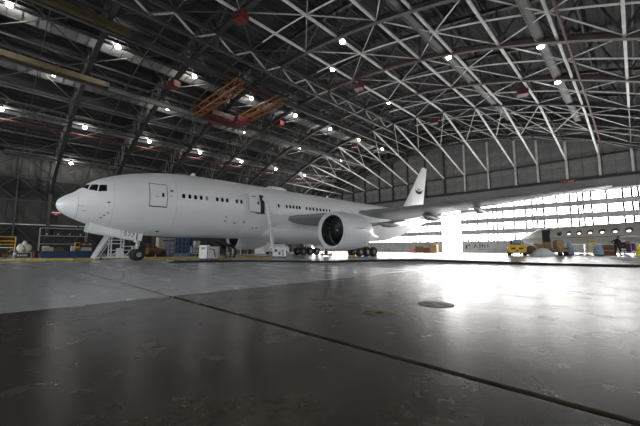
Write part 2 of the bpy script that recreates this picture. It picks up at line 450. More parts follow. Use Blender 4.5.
for r, (a, b) in enumerate(((2.5, 2.6), (4.2, 4.8), (6.5, 7.05), (8.75, 9.25), (10.95, 11.0))):
    MB().bx(XR+.05, XR+.3, YB, YE, a, b).build('rail', 'door_paint', rw)
    MB().bx(XL, XR, YB-.3, YB, a, b).build('rail', 'door_paint', bw)

# ------------------------------------------------------------------ roof
N = 352; cs = []
for i in range(N+1):
    x = XL-.3+(XR-XL+.6)*i/N; cs.append((x, top(x)+(.0 if (i//2) % 2 else .13)))
dk = MB(); dk.prism(cs + [(x, z+.25) for x, z in reversed(cs)], YB-.3, YE+.35, 'y')
ceil = tag(dk.build('ceiling', 'deck'), 'dark corrugated metal roof deck over the trusses', 'ceiling', kind='structure')
for i in range(25):
    x = XL+1.6+(XR-XL-3.2)*i/24
    MB().beam((x, YB, top(x)-.28), (x, YE, top(x)-.28), .14, .34).build('deck_purlin', 'steel_mid', ceil)

# arch trusses
chord = MB(); tchord = MB()
XS = [XL+.6+(XR-XL-1.0)*i/44 for i in range(45)]
for a, b in zip(XS[:-1], XS[1:]):
    chord.ibeam((a, 0, bot(a)), (b, 0, bot(b)), .42, .55, .06); tchord.ibeam((a, 0, top(a)-.62), (b, 0, top(b)-.62), .35, .34, .05)
chord_me = chord.mesh('bottom_chord', M['steel_dark']); chord_red = chord.mesh('bottom_chord', M['steel_red']); tchord_me = tchord.mesh('top_chord', M['steel_dark'])
webs = []
for i in range(len(NODE)-1):
    x0, x1 = NODE[i], NODE[i+1]; xm = (x0+x1)/2
    for a, b in (((x0, bot(x0)+.2), (xm, top(xm)-.7)), ((xm, top(xm)-.7), (x1, bot(x1)+.2))):
        webs.append(MB().beam((a[0], 0, a[1]), (b[0], 0, b[1]), .16, .16).mesh('web_strut', M['steel_mid']))
    webs.append(MB().beam((x0, 0, bot(x0)+.2), (x0, 0, top(x0)-.7), .13, .13).mesh('web_post', M['steel_mid']))
for i, yr in enumerate(RIBS):
    t = thing('roof_truss', 'curved steel roof truss spanning the hangar, %s from the end wall' % ORD[len(RIBS)-1-i], 'roof truss', (0, yr, 0), 0, 'arched roof trusses', 'structure')
    put('bottom_chord', chord_red if i in (7, 8) else chord_me, t); put('top_chord', tchord_me, t)
    for w in webs: put(w.name.split('.')[0], w, t)

# lengthwise struts under the trusses and the sloping struts down to the end wall
for i, x in enumerate(NODE):
    lit = x > -27  # right struts paler, left darker: roof light and shade painted into the steel
    t = thing('roof_strut', 'long steel strut running lengthwise under the trusses, %s from the left wall' % ORD[i], 'roof strut', (x, 0, bot(x)-.05), 0, 'lengthwise roof struts', 'structure')
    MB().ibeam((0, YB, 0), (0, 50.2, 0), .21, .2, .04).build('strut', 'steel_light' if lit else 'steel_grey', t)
    MB().beam((0, 50.2, 0), (0, YE-.1, 0), .12, .12).build('end_strut', 'steel_mid', t)
    if bot(x) > 17.4:
        MB().ibeam((0, 50.2, 0), (0, YE-.3, 17.0-bot(x)+.05), .22, .2, .04).build('sloping_strut', 'steel_light', t)
# bracing rods, one frame per bay
def tie(lo_, hi_, mk):
    mb = MB()
    for a, b in zip(XS[:-1], XS[1:]):
        if lo_ <= a < hi_: mb.beam((a, 0, bot(a)+.1), (b, 0, bot(b)+.1), .09, .12)
    return mb.mesh('cross_tie', M[mk])
mid_left = tie(-99, -29, 'steel_grey'); mid_right = tie(-29, 99, 'steel_light')  # darker left tie, paler right tie: shade of the left roof in colour
for i in range(len(RIBS)):
    y0 = RIBS[i]; y1 = RIBS[i+1] if i+1 < len(RIBS) else YE-.3; ym = (y0+y1)/2
    t = thing('roof_bracing', 'thin bracing rods between roof trusses, bay %s from the end wall' % ORD[len(RIBS)-1-i], 'roof bracing', (0, ym, 0), 0, 'roof bracing bays', 'structure')
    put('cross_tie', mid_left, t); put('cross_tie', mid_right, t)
    for j in range(1, len(NODE)-1, 2):
        for dj, dy in ((-1, y0-ym), (1, y0-ym), (-1, y1-ym), (1, y1-ym)):
            a, b = NODE[j], NODE[j+dj]
            MB().beam((a, 0, bot(a)+.02), (b, dy, bot(b)+.02), .085).build('brace_rod', 'steel_light' if a > -15 else 'steel_pale' if a > -22 else 'steel_grey', t)  # rods darken leftwards, the light's fall-off put into their steel colour
# rods in the sloping end plane
t = thing('end_bracing', 'crossed bracing rods between the sloping struts at the end wall', 'roof bracing', (0, 50.2, 0), 0, None, 'structure')
hi = [x for x in NODE if bot(x) > 17.4]
for a, b in zip(hi[:-1], hi[1:]):
    def sp(x, q): return (x, q*(YE-.3-50.2), bot(x)-.05+(17.0-bot(x))*q)
    for q0, q1 in ((.02, .45), (.45, .02)):
        MB().beam(sp(a, q0), sp(b, q1), .11).build('brace_rod', 'steel_pale', t)
    MB().beam(sp(a, .45), sp(b, .45), .12).build('brace_rod', 'steel_mid', t)

# lengthwise lattice girder at the crown
lg = thing('lattice_girder', 'zigzag steel lattice girder running along the roof crown', 'girder', (-30.5, 0, 0), 0, None, 'structure')
MB().ibeam((0, -12, 24.1), (0, 50.2, 24.1), .3, .28, .05).build('top_chord', 'steel_mid', lg)
MB().ibeam((0, -12, 22.45), (0, 50.2, 22.45), .34, .3, .05).build('bottom_chord', 'steel_mid', lg)
zz = MB().beam((0, 0, 24), (0, 2.19, 22.55), .16).mesh('diagonal', M['steel_pale']); zz2 = MB().beam((0, 2.19, 22.55), (0, 4.375, 24), .16).mesh('diagonal', M['steel_pale'])
for q in range(14):
    put('diagonal', zz, lg, (0, -11.2+q*4.375, 0)); put('diagonal', zz2, lg, (0, -11.2+q*4.375, 0))
for yr in RIBS[2:10]: MB().beam((0, yr, 22.4), (0, yr, 24.4), .3).build('hanger', 'steel_mid', lg)

# crane runway beams
for x, nm in ((-46.85, 'farther from'), (-36.4, 'nearer to')):
    t = thing('crane_runway', 'long steel crane runway beam under the roof, %s the crown girder' % ('the one ' + nm if nm[0] == 'f' else nm), 'crane runway', (x, 0, bot(x)-.85), 0, None, 'structure')
    MB().ibeam((0, YB+2, 0), (0, 66, 0), .4, .7, .06).build('runway_beam', 'steel_mid', t)
    for yr in RIBS[1:11]: MB().beam((0, yr, .3), (0, yr, .75), .2).build('hanger', 'steel_dark', t)
for x, w in ((-46.85, 'lower of the two at upper left'), (-36.4, 'upper of the two at upper left')):
    t = thing('yellow_girder', 'dark yellow crane end girder, %s' % w, 'crane girder', (x+.6, 0, bot(x)-.75), 0, 'yellow crane girders')
    MB().bx(-.3, .3, -9, 8.3, -.32, .32).build('box_girder', 'girder_yellow', t)
    for q in range(11): MB().bx(.3, .35, -8.6+q*1.55, -8.5+q*1.55, -.32, .32).build('stiffener', 'girder_yellow', t)
    MB().bx(-.3, .3, 8.3, 8.7, -.3, .3).build('buffer', 'black', t)

# red sprinkler main along the left side and down the right strut
t = thing('sprinkler_pipe', 'long dark red sprinkler pipe along the left side of the roof', 'pipe', (-59.2, 0, 18.25), 0, None, 'structure')
MB().tube([(0, YB+1, 0), (0, YE-2, 0)], .15, 10).build('pipe', 'pipe_red', t)
for yr in RIBS: MB().beam((0, yr+.6, .1), (0, yr+.6, bot(-59.2)-18.1), .06).build('hanger', 'steel_dark', t)
t = thing('sprinkler_pipe', 'red pipe following the strut at upper right', 'pipe', (-2.9, 0, bot(-3)-.25), 0, None, 'structure')
MB().tube([(0, YB+1, 0), (0, 50.5, 0), (.1, YE-.6, 17-bot(-3)+.1)], .11, 8).build('pipe', 'pipe_red', t)
for yr in RIBS[3:10]: MB().beam((0, yr+.5, .05), (0, yr+.5, .3), .06).build('hanger', 'steel_dark', t)

# catwalks beside the lamp rows
post_me = MB().beam((0, 0, 0), (0, 0, 1.0), .05).mesh('railing_post', M['steel_grey'])
def catwalk(x0, x1, z, ya, yb, label, rail=True):
    t = thing('catwalk', label, 'catwalk', (x0, 0, z), 0, 'roof catwalks', 'structure')
    w = x1-x0
    MB().bx(0, w, ya, yb, 0, .07).build('deck_plate', 'catwalk', t)
    for xx in (0, w): MB().ibeam((xx, ya, .04), (xx, yb, .04), .12, .22, .03).build('edge_beam', 'steel_grey', t)
    q = ya+.4
    mb = MB()
    while q < yb: mb.bx(0, w, q, q+.06, -.06, 0); q += 1.1
    if rail: mb.build('joist', 'steel_grey', t)
    if rail:
        for xx in (0, w):
            for zz_ in (.55, 1.0): MB().tube([(xx, ya, zz_+.07), (xx, yb, zz_+.07)], .03, 6).build('handrail', 'steel_grey', t)
            q = ya+.3
            while q < yb: put('railing_post', post_me, t, (xx, q, .07)); q += 1.9
    return t
catwalk(-43.2, -40.6, 24.25, YB+3, 66, 'pale catwalk high up left, nearest the crown girder')
catwalk(-52.0, -49.2, 22.6, YB+3, 66, 'pale catwalk high up left, middle of the three')
catwalk(-61.0, -58.2, 19.75, YB+3, 66, 'pale catwalk high up left above the red pipe')
catwalk(-70.2, -67.0, 15.9, 0, 22, 'short low catwalk near the left wall')
catwalk(-13.6, -12.95, bot(-13.4)-.05, YB+3, 58, 'narrow catwalk along the strut right of the crown', False)
catwalk(-5.0, -4.4, bot(-4.7)-.05, YB+3, 58, 'narrow catwalk beside the red pipe at upper right', False)

# high bay lamps
lamp_parts = None
def lamp(x, y, z, label, group):
    global lamp_parts
    if lamp_parts is None:
        lamp_parts = (MB().lathe([(.04, .62), (.11, .58), (.14, .36), (.20, .24), (.20, .20), (.12, .24), (.02, .26)], n=16).mesh('housing', M['steel_mid'], True),
                      MB().blob((0, 0, 0), (.27, .27, .24), 14, 8).mesh('bulb', M['bulb'], True),
                      MB().tube([(0, 0, .5), (0, 0, .95)], .035, 6).mesh('stem', M['steel_mid']))
    t = thing('high_bay_lamp', label, 'lamp', (x, y, z), 0, group)
    for nm, me in zip(('housing', 'bulb', 'stem'), lamp_parts): put(nm, me, t)
    if x < -38:
        ld = bpy.data.lights.new('flood', 'SPOT'); ld.energy = FLOOD_WATT; ld.spot_size = 2.7; ld.spot_blend = .8; ld.shadow_soft_size = .12; ld.color = (1, .97, .92)
        lo = bpy.data.objects.new('flood', ld); COL.objects.link(lo); lo.parent = t; lo.location = (-.45, 0, .05)
        lo.rotation_euler = Vector((-1, 0, .45)).to_track_quat('-Z', 'Y').to_euler()
def row(x, z, ys_, where):
    for q, yy in enumerate(ys_):
        lamp(x, yy, z, 'bright lamp %s, %s from the left' % (where, ORD[q]), 'high bay lamps')
row(-39.75, 23.55, [-.7+8.76*q for q in range(8)], 'in the top left row beside the crown girder')
row(-48.4, 21.9, [3.5+13.2*q for q in range(5)], 'in the middle left row')
row(-57.4, 19.05, [-.7+8.9*q for q in range(7)], 'in the low left row above the red pipe')
lamp(-66.2, 8.0, 15.2, 'lone bright lamp low near the left wall above the nose', 'high bay lamps')
row(-26.2, 24.0, [28.9, 42.0], 'just right of the crown girder')
lamp(-21.2, 25.0, 23.5, 'bright lamp high in the middle of the roof', 'high bay lamps')
lamp(-13.1, 33.4, 21.9, 'bright lamp under the narrow catwalk right of the crown', 'high bay lamps')
row(-4.87, 19.4, [33.6, 42.4], 'beside the red pipe at upper right')

# red unit heaters
for q, (x, y, z, lab) in enumerate(((-25.5, 15.0, 23.2, 'red unit heater hanging at the top of the roof'), (-41.6, 15.0, 22.4, 'red unit heater hanging left of the orange crane'),
        (-25.7, 33.8, 23.3, 'red unit heater hanging in the middle of the roof'), (-8.6, 44.3, 20.2, 'red unit heater hanging at the right above the wing'),
        (-23.7, 52.6, 23.2, 'red unit heater hanging near the end wall'), (-40.9, 52.1, 22.7, 'red unit heater hanging above the fuselage'), (-43.2, 33.6, 22.9, 'red unit heater beside a lamp right of the orange crane'))):
    t = thing('unit_heater', lab, 'heater', (x, y, z), .3, 'red unit heaters')
    MB().bx(-.6, .6, -.5, .5, -.4, .4).build('casing', 'red_paint', t)
    for k in range(5): MB().bx(-.55, .55, -.56, -.5, -.36+k*.16, -.29+k*.16).build('louvre', 'red_dark', t)
    for sx in (-1, 1): MB().beam((sx*.6, 0, .45), (sx*.6, 0, 1.5), .05).build('hanger', 'steel_mid', t)
    MB().lathe([(.001, .54), (.3, .54), (.34, .5)], axis='y', n=14).build('fan_cover', 'steel_dark', t)

# orange travelling crane with its hoist
oc = thing('travelling_crane', 'orange lattice travelling crane hanging under the roof', 'crane', (-41.5, 23.8, 22.05))
def lattice(y, parent):
    a, b = -7.0, 7.0
    g = MB()
    for dy in (-.5, .5):
        for dz in (-.55, .55): g.beam((a, y+dy, dz), (b, y+dy, dz), .17)
    girder = g.build('lattice_beam', 'orange', parent)
    n = 10; st = (b-a)/n
    for k in range(n):
        x = a+k*st
        for dy in (-.5, .5):
            s_ = 1 if k % 2 else -1
            MB().beam((x, y+dy, -.5*s_), (x+st, y+dy, .5*s_), .08).build('lattice_bar', 'orange', girder)
        s_ = 1 if k % 2 else -1
        MB().beam((x, y-.5*s_, -.55), (x+st, y+.5*s_, -.55), .1).build('lattice_bar', 'orange', girder)
lattice(-3.2, oc); lattice(3.2, oc)
for sx in (-5.35, 5.1):
    MB().bx(sx-.25, sx+.25, -4, 4, .55, .95).build('end_truck', 'red_dark', oc)
tr = MB().bx(-5.6, -2.4, -2.2, 3.4, -.9, -.1).build('trolley', 'red_dark', oc)
MB().lathe([(.001, -1.6), (.42, -1.6), (.42, 1.6), (.001, 1.6)], (-3.3, .4, -.8), 'y', 14).build('drum', 'red_dark', tr)
MB().bx(-2.3, -1.2, 1.4, 3.6, -1.2, -.3).build('motor', 'red_paint', tr)
MB().bx(-5.4, -4.4, -1.6, .6, -1.1, -.4).build('cab', 'red_paint', tr)
for q in range(6): MB().beam((-4.5+q*.45, -2.2, -.9), (-4.3+q*.45, 3.4, -1.1), .09).build('grating_bar', 'red_paint', tr)
hk = MB().tube([(-3.3, .6, -.9), (-3.3, .6, -8.5)], .045, 6).build('hoist_cable', 'black', oc)
MB().bx(-3.5, -3.1, .45, .75, -9.2, -8.5).build('hook_block', 'red_dark', hk)
MB().tube([(-3.3, .6, -9.2), (-3.3, .6, -9.45), (-3.15, .6, -9.65), (-3.3, .6, -9.85), (-3.48, .6, -9.7)], .05, 6).build('hook', 'steel_dark', hk)

# ------------------------------------------------------------------ the airliner (local: x = towards the camera side, y = aft, z = up)
AX, AY = -31.8, 3.13
jet = thing('airliner', 'white twin-engine wide-body airliner parked nose left in the hangar', 'airplane', (AX, AY, 0))
FUS = [(0, 4.5, 4.5, 0, 4.5), (.06, 4.78, 4.24, .33, 4.5), (.2, 4.98, 4.03, .62, 4.51), (.45, 5.2, 3.82, .93, 4.53), (.8, 5.42, 3.6, 1.22, 4.58),
       (1.15, 5.66, 3.43, 1.46, 4.64), (1.6, 6.12, 3.23, 1.73, 4.74), (2.2, 6.62, 3.01, 2.02, 4.86), (3, 7.02, 2.78, 2.33, 4.98), (4, 7.40, 2.56, 2.6, 5.08),
       (5.5, 7.8, 2.33, 2.86, 5.17), (7, 8.08, 2.22, 3.0, 5.22), (9, 8.3, 2.17, 3.08, 5.26), (11.5, 8.39, 2.17, 3.1, 5.28), (40, 8.39, 2.17, 3.1, 5.28),
       (44, 8.39, 2.3, 3.08, 5.34), (47, 8.39, 2.75, 2.98, 5.55), (50, 8.38, 3.45, 2.72, 5.9), (54, 8.36, 4.55, 2.15, 6.4), (58, 8.28, 5.65, 1.45, 6.95),
       (61, 8.12, 6.4, .85, 7.25), (63, 7.95, 6.85, .38, 7.4), (63.7, 7.85, 7.0, .16, 7.42)]
def fsec(s): return [cubic(FUS, s, k) for k in (1, 2, 3, 4)]
def fp_(s, th, k=1.0):
    zt, zb, w, zw = fsec(s); sn = math.sin(th)
    return (w*k*math.cos(th), s, zw + k*sn*((zt-zw) if sn > 0 else (zw-zb)))
def fth(s, l, z):
    zt, zb, w, zw = fsec(s); return math.atan2((z-zw)/((zt-zw) if z > zw else (zw-zb)), max(-1, min(1, l/w)))
def fside(s, z, off=0):
    zt, zb, w, zw = fsec(s); q = (z-zw)/((zt-zw) if z > zw else (zw-zb)); return w*math.sqrt(max(0, 1-q*q))+off
st = [0.004, .02, .05, .1, .17, .27, .4, .56, .75, .95, 1.15, 1.4, 1.65, 1.9, 2.2, 2.55, 3, 3.5, 4, 4.7, 5.5, 6.2, 7, 8, 9, 10.2, 11.5] + [12.5+i*2.75 for i in range(11)] + [41.5, 43, 44.5, 46, 47.5, 49, 51, 53, 55, 57, 59, 60.5, 62, 63, 63.7]
mb = MB(); mb.loft([[fp_(s, 2*PI*k/56) for k in range(56)] for s in st])
fus = mb.build('fuselage', 'air_white', jet, True)
def patch(quad, name, m, parent, k=1.008, n=6, thick=True):
    """a quad given as (s, l, z) corners laid on the skin"""
    P = [(s, fth(s, l, z)) for s, l, z in quad]
    vs = []
    for i in range(n+1):
        for j in range(n+1):
            u, v = i/n, j/n
            s = (1-u)*(1-v)*P[0][0]+u*(1-v)*P[1][0]+u*v*P[2][0]+(1-u)*v*P[3][0]
            t = (1-u)*(1-v)*P[0][1]+u*(1-v)*P[1][1]+u*v*P[2][1]+(1-u)*v*P[3][1]
            vs.append(fp_(s, t, k))
    return MB().add(vs, [(i*(n+1)+j, (i+1)*(n+1)+j, (i+1)*(n+1)+j+1, i*(n+1)+j+1) for i in range(n) for j in range(n)]).build(name, m, parent, True)
def mir(q): return [(s, -l, z) for s, l, z in q]
def pmirror(quad, name, m, parent, k=1.008):
    o = patch(quad, name, m, parent, k); c = put(name, o.data, parent); c.scale = (-1, 1, 1)
    return o
for q in ([(2.46, 1.59, 6.14), (2.89, 1.83, 6.17), (2.85, 2.15, 5.61), (2.31, 1.92, 5.55)], [(1.98, 1.13, 6.14), (2.38, 1.52, 6.14), (2.24, 1.87, 5.55), (1.77, 1.45, 5.67)],
          [(1.59, .07, 6.1), (1.9, 1.04, 6.13), (1.7, 1.35, 5.7), (1.29, .07, 5.75)]):
    pmirror(q, 'cockpit_window', 'glass_dark', jet, 1.006)
# radome seam and a few frame seams
def seam(s, parent=None, w=.02, m='seam'):
    mb = MB(); mb.loft([[fp_(s+d, 2*PI*k/56, kk) for k in range(56)] for d, kk in ((-w, 1.0), (-w*.6, 1.0025), (w*.6, 1.0025), (w, 1.0))], False)
    return mb.build('skin_seam', m, parent or jet, True)
seam(1.2); seam(3.35, w=.009); seam(8.0, w=.009); seam(15.0, w=.009); seam(19.0, w=.009); seam(28, w=.009); seam(39, w=.009); seam(45.5, w=.009)
# cabin windows
winS = [8.56, 9.11, 9.65, 10.19, 10.73, 11.8, 12.34, 12.87, 13.94, 14.48, 19.34, 20.52, 21.05, 21.58, 22.08, 22.56, 23.72, 24.3, 24.92, 25.54, 26.14, 26.74, 27.32, 27.9,
        37.2, 37.75, 38.3, 38.85, 39.4, 39.95, 40.5, 41.05, 41.6, 42.15]
for s in winS:
    z = 5.78+(s-8.5)*.0135
    poly = []
    for k in range(12):
        a = 2*PI*k/12; poly.append((s+.135*max(-1, min(1, 1.25*math.cos(a))), z+.20*max(-1, min(1, 1.2*math.sin(a)))))
    mb = MB(); mb.add([(fside(ss, zz_, .012), ss, zz_) for ss, zz_ in poly] + [(fside(s, z, .014), s, z)], [(k, (k+1) % 12, 12) for k in range(12)])
    mb.build('cabin_window', 'glass_dark' if abs(s-10.73) > .01 else 'air_grey', jet)
# forward door
def strip(pts, name, m, parent, off=.012, w=.03):
    vs = []
    for (s, z) in pts: vs.append((fside(s, z, off), s, z))
    return MB().tube(vs, w, 5).build(name, m, parent, False)
def door_panel(s0, s1, z0, z1, off, name, m, parent):
    n = 8; vs = []
    for side in (0, -.06):
        for i in range(n+1):
            for j in range(5):
                s = s0+(s1-s0)*j/4; z = z0+(z1-z0)*i/n; vs.append((fside(s, z, off+side), s, z))
    k = (n+1)*5; fs = []
    for i in range(n):
        for j in range(4):
            a = i*5+j; fs.append((a, a+1, a+6, a+5)); fs.append((k+a, k+a+5, k+a+6, k+a+1))
    for i in range(n):
        a = i*5; fs += [(a, a+5, k+a+5, k+a), (a+4, k+a+4, k+a+9, a+9)]
    for j in range(4): fs += [(j, k+j, k+j+1, j+1), (n*5+j, n*5+j+1, k+n*5+j+1, k+n*5+j)]
    return MB().add(vs, fs).build(name, m, parent, True)
def zs(a, b, n=7): return [a+(b-a)*i/n for i in range(n+1)]
d1 = door_panel(5.84, 7.14, 4.68, 6.60, .014, 'cabin_door', 'air_white', jet)
for s in (5.80, 7.17): strip([(s, z) for z in zs(4.64, 6.64)], 'door_outline', 'door_line', d1, .008, .026)
strip([(s, 6.64) for s in zs(5.8, 7.17)], 'door_outline', 'door_line', d1, .008, .026)
strip([(s, 4.64) for s in zs(5.8, 7.17)], 'door_sill', 'air_dark', d1, .012, .05)
door_panel(6.74, 6.92, 5.50, 5.86, .024, 'door_window', 'glass_dark', d1)
door_panel(6.2, 6.6, 5.48, 5.52, .03, 'door_handle', 'air_grey', d1)
# second door, open
d2 = door_panel(16.45, 17.36, 4.86, 6.86, .006, 'door_opening', 'black', jet)
strip([(17.39, z) for z in zs(4.86, 6.88)], 'door_frame', 'air_grey', d2, .01, .035)
strip([(s, 6.9) for s in zs(16.25, 17.39)], 'door_frame', 'air_grey', d2, .01, .035)
strip([(s, 4.82) for s in zs(16.25, 17.39)], 'door_frame', 'air_dark', d2, .012, .05)
lf = door_panel(15.28, 16.55, 4.90, 6.9, .42, 'open_door', 'air_white', jet)
door_panel(16.2, 16.38, 5.7, 6.06, .435, 'door_window', 'glass_dark', lf)
door_panel(15.6, 16.1, 6.52, 6.62, .435, 'door_vent', 'air_dark', lf)
for z in (5.4, 6.3): MB().beam((3.05, 16.6, z), (3.42, 16.3, z), .07).build('hinge_arm', 'air_dark', lf)
strip([(s, 4.86) for s in zs(15.26, 16.57)], 'door_sill', 'air_dark', lf, .4, .035)
# vents and ports on the skin
for s, z, a, b in ((3.01, 4.71, .09, .07), (2.86, 3.7, .07, .05), (2.68, 3.52, .07, .05), (7.56, 6.13, .12, .10), (7.51, 5.67, .05, .04), (13.99, 3.66, .14, .07), (12.88, 4.19, .12, .05),
                   (12.86, 3.8, .12, .06), (15.05, 3.82, .13, .08), (16.36, 3.27, .05, .14), (16.8, 3.29, .05, .14), (7.0, 2.6, .16, .06), (17.75, 6.2, .07, .06), (3.06, 3.89, .08, .04)):
    vs = [(fside(s+a*math.cos(2*PI*k/8), z+b*math.sin(2*PI*k/8), .012), s+a*math.cos(2*PI*k/8), z+b*math.sin(2*PI*k/8)) for k in range(8)]
    MB().add(vs, [tuple(range(8))]).build('skin_port', 'air_dark', jet)
for s, th in ((1.5, -.25), (1.7, -.5)):
    p = fp_(s, th); MB().tube([p, (p[0]+.12, p[1]-.05, p[2]-.02), (p[0]+.13, p[1]-.35, p[2]-.04)], .02, 6).build('pitot_probe', 'air_grey', jet)
MB().blob((0, 21.3, 8.34), (.7, 1.7, .45), 14, 8).build('antenna_fairing', 'air_white', jet, True)
MB().prism([(10.2, 8.3), (10.9, 8.3), (10.8, 8.72), (10.55, 8.72)], -.03, .03).build('blade_antenna', 'air_white', jet)
MB().prism([(30.2, 8.3), (30.9, 8.3), (30.8, 8.75), (30.55, 8.75)], -.03, .03).build('blade_antenna', 'air_white', jet)
# wing to body fairing
mb = MB(); rings = []
for s, zt, zb, w in ((18.2, 4.0, 2.35, 2.2), (19.5, 4.3, 2.0, 2.95), (21, 4.5, 1.78, 3.35), (24, 4.6, 1.65, 3.55), (30, 4.6, 1.65, 3.55), (34.5, 4.5, 1.7, 3.45), (37.5, 4.3, 1.9, 3.1), (40.5, 3.6, 2.25, 2.2)):
    rings.append([(w*math.copysign(abs(math.cos(2*PI*k/32))**.8, math.cos(2*PI*k/32)), s, (zt+zb)/2+(zt-zb)/2*math.sin(2*PI*k/32)) for k in range(32)])
mb.loft(rings); mb.build('wing_fairing', 'air_white', jet, True)

# wings
AF = [(0, 0), (.012, .25), (.05, .47), (.12, .72), (.25, .94), (.4, 1.0), (.55, .90), (.7, .68), (.85, .38), (1, .02)]
AFL = [(1, -.02), (.85, -.14), (.7, -.30), (.55, -.44), (.4, -.55), (.25, -.56), (.12, -.46), (.05, -.32), (.012, -.16)]
def le(l): return 20.8+(l-3.1)*math.tan(math.radians(33.5))
def te(l): return 33.2+(l-3.1)*.116 if l < 10 else 34.0+(l-10)*6.8/20.46
def wz(l): return 4.15+(l-3.1)*.1115+.012*max(0, l-12)*max(0, l-12)/40
def wthick(l): return lerp([(0, .085), (3.1, .082), (10, .066), (20, .06), (30.4, .055)], l)
mb = MB(); rings = []
for l in (1.0, 3.1, 5, 7.5, 10, 13, 16, 19, 22, 25, 28, 29.8, 30.3, 30.46):
    a, b = le(l), te(l); c = b-a
    if l > 29.9: a += .35*(l-29.8)*2; c = b-a
    th = wthick(l)*c*(1 if l < 30 else .6 if l < 30.4 else .2); tw = .035*c*(1-l/30.5)
    rings.append([(l, a+u*c, wz(l)+tw*(1-u*1.6)+v*th*.85) for u, v in AF+AFL])
mb.loft(rings); wing_me = mb.mesh('wing', M['air_grey'], True)
def pod_me(l, ln=5.2, r=.36):
    a = te(l)-3.2; z0 = wz(l)-.18
    mb = MB(); mb.loft([[(l+rr*.62*math.cos(2*PI*k/14), a+q*ln, z0-.28-dz+rr*math.sin(2*PI*k/14)) for k in range(14)] for q, rr, dz in ((0, .03, -.12), (.12, r*.6, -.05), (.3, r, .03), (.55, r*.95, .08), (.8, r*.55, .1), (1, .04, .05))])
    return mb.mesh('flap_fairing', M['pod_grey'], True)
pods = [pod_me(8.5, 5.6, .42), pod_me(14.0, 5.0, .46), pod_me(19.2, 4.2, .40)]
slat = MB(); 
slat_pts = [[(l, le(l)-.01+d, wz(l)+.035*(te(l)-le(l))*(1-l/30.5)+h) for d, h in ((.0, .02), (.25, .17), (.27, .18), (.02, .03))] for l in (11.2, 15, 20, 25, 29.5)]
slat.loft(slat_pts); slat_me = slat.mesh('leading_edge_slat', M['metal'], True)
flap = MB(); flap.loft([[(l, te(l)-.9, wz(l)-.10), (l, te(l)+.35, wz(l)-.30), (l, te(l)+.36, wz(l)-.26), (l, te(l)-.7, wz(l)+.06)] for l in (3.6, 6, 8.4, 10.4)])
flap_me = flap.mesh('flap', M['air_grey'], True)
light_me = MB().blob((30.1, le(30.1)+.45, wz(30.1)), (.16, .3, .06), 8, 6).mesh('wingtip_light', M['white'], True)
wings = []
for sx in (1, -1):
    w = put('wing', wing_me, jet); w.scale = (sx, 1, 1); wings.append(w)
    for nm, me in [('flap_fairing', p) for p in pods] + [('leading_edge_slat', slat_me), ('flap', flap_me), ('wingtip_light', light_me)]:
        put(nm, me, w)
# engines
def engine_parts():
    L0 = 20.9
    out = []
    o = (9.6, 0, 2.92)
    out.append(('nacelle', MB().lathe([(1.60, L0+.34), (1.70, L0+.10), (1.78, L0+.02), (1.86, L0+.04), (1.93, L0+.22), (1.99, L0+.8), (2.02, L0+1.6), (2.02, L0+2.7), (1.97, L0+3.6), (1.84, L0+4.4), (1.62, L0+5.1), (1.42, L0+5.5), (1.40, L0+5.5), (1.4, L0+4.6)], o, 'y', 48).mesh('engine', M['air_white'], True)))
    return out
for sx in (1, -1):
    L0 = 20.9; o = (9.6, 0, 2.92)
    e = put('engine', engine_parts()[0][1], jet); e.scale = (sx, 1, 1)
    MB().lathe([(1.61, L0+.33), (1.70, L0+.10), (1.78, L0-.02), (1.87, L0+.02), (1.94, L0+.24)], o, 'y', 48).build('inlet_lip', 'white', e, True)
    MB().lathe([(1.61, L0+.33), (1.60, L0+.8), (1.62, L0+1.5)], o, 'y', 48).build('inlet_barrel', 'air_dark', e, True)
    MB().lathe([(.001, L0+1.75), (1.62, L0+1.75)], o, 'y', 40).build('fan_backing', 'black', e)
    bl = MB(); n = 7; vs = []
    for i in range(n+1):
        r = .42+(1.56-.42)*i/n; a = .35+.75*i/n; sw = .18*math.sin(PI*i/n)
        hw = .17+.10*i/n
        for q in (-1, 1): vs.append((q*hw*math.cos(a)+sw*.5, L0+1.42+q*hw*math.sin(a), r))
    bl.add(vs, [(2*i, 2*i+1, 2*i+3, 2*i+2) for i in range(n)])
    bme = bl.mesh('fan_blade', M['steel_dark'], True)
    for k in range(22):
        b_ = put('fan_blade', bme, e, o, (0, 2*PI*k/22, 0))
    MB().lathe([(.002, L0+.78), (.12, L0+.84), (.26, L0+1.0), (.38, L0+1.22), (.45, L0+1.5)], o, 'y', 24).build('spinner', 'steel_mid', e, True)
    MB().blob((o[0]+.12, L0+.9, o[2]+.03), (.07, .05, .1), 8, 6).build('spinner_mark', 'white', e, True)
    MB().lathe([(1.1, L0+4.6), (1.0, L0+5.4), (.85, L0+5.75), (.66, L0+6.0), (.62, L0+6.0), (.62, L0+5.7)], o, 'y', 32).build('core_cowl', 'metal', e, True)
    MB().lathe([(.45, L0+5.5), (.35, L0+6.0), (.2, L0+6.2), (.02, L0+6.3)], o, 'y', 20).build('exhaust_plug', 'steel_dark', e, True)
    MB().prism([(L0+1.4, 0), (L0+2.9, 0), (L0+2.9, .32), (L0+2.2, .28)], -.02, .02).build('strake', 'air_dark', e, loc=None).matrix_basis = Matrix.Translation((9.6+1.95, 0, 3.15)) @ Matrix.Rotation(PI/2, 4, 'Y')
    mb = MB(); mb.loft([[(9.6+q*w, s, z) for q, z in ((-1, zb), (1, zb), (1, zt), (-1, zt))] for s, zb, zt, w in ((L0+1.2, 4.75, 4.9, .06), (L0+2.4, 4.6, 5.22, .22), (L0+4.2, 4.4, 5.35, .26), (L0+6.5, 4.1, 5.3, .26), (L0+8.5, 4.2, 5.0, .22), (L0+11.5, 4.55, 4.7, .08))])
    py = mb.build('pylon', 'air_white', jet, True); py.scale = (sx, 1, 1)
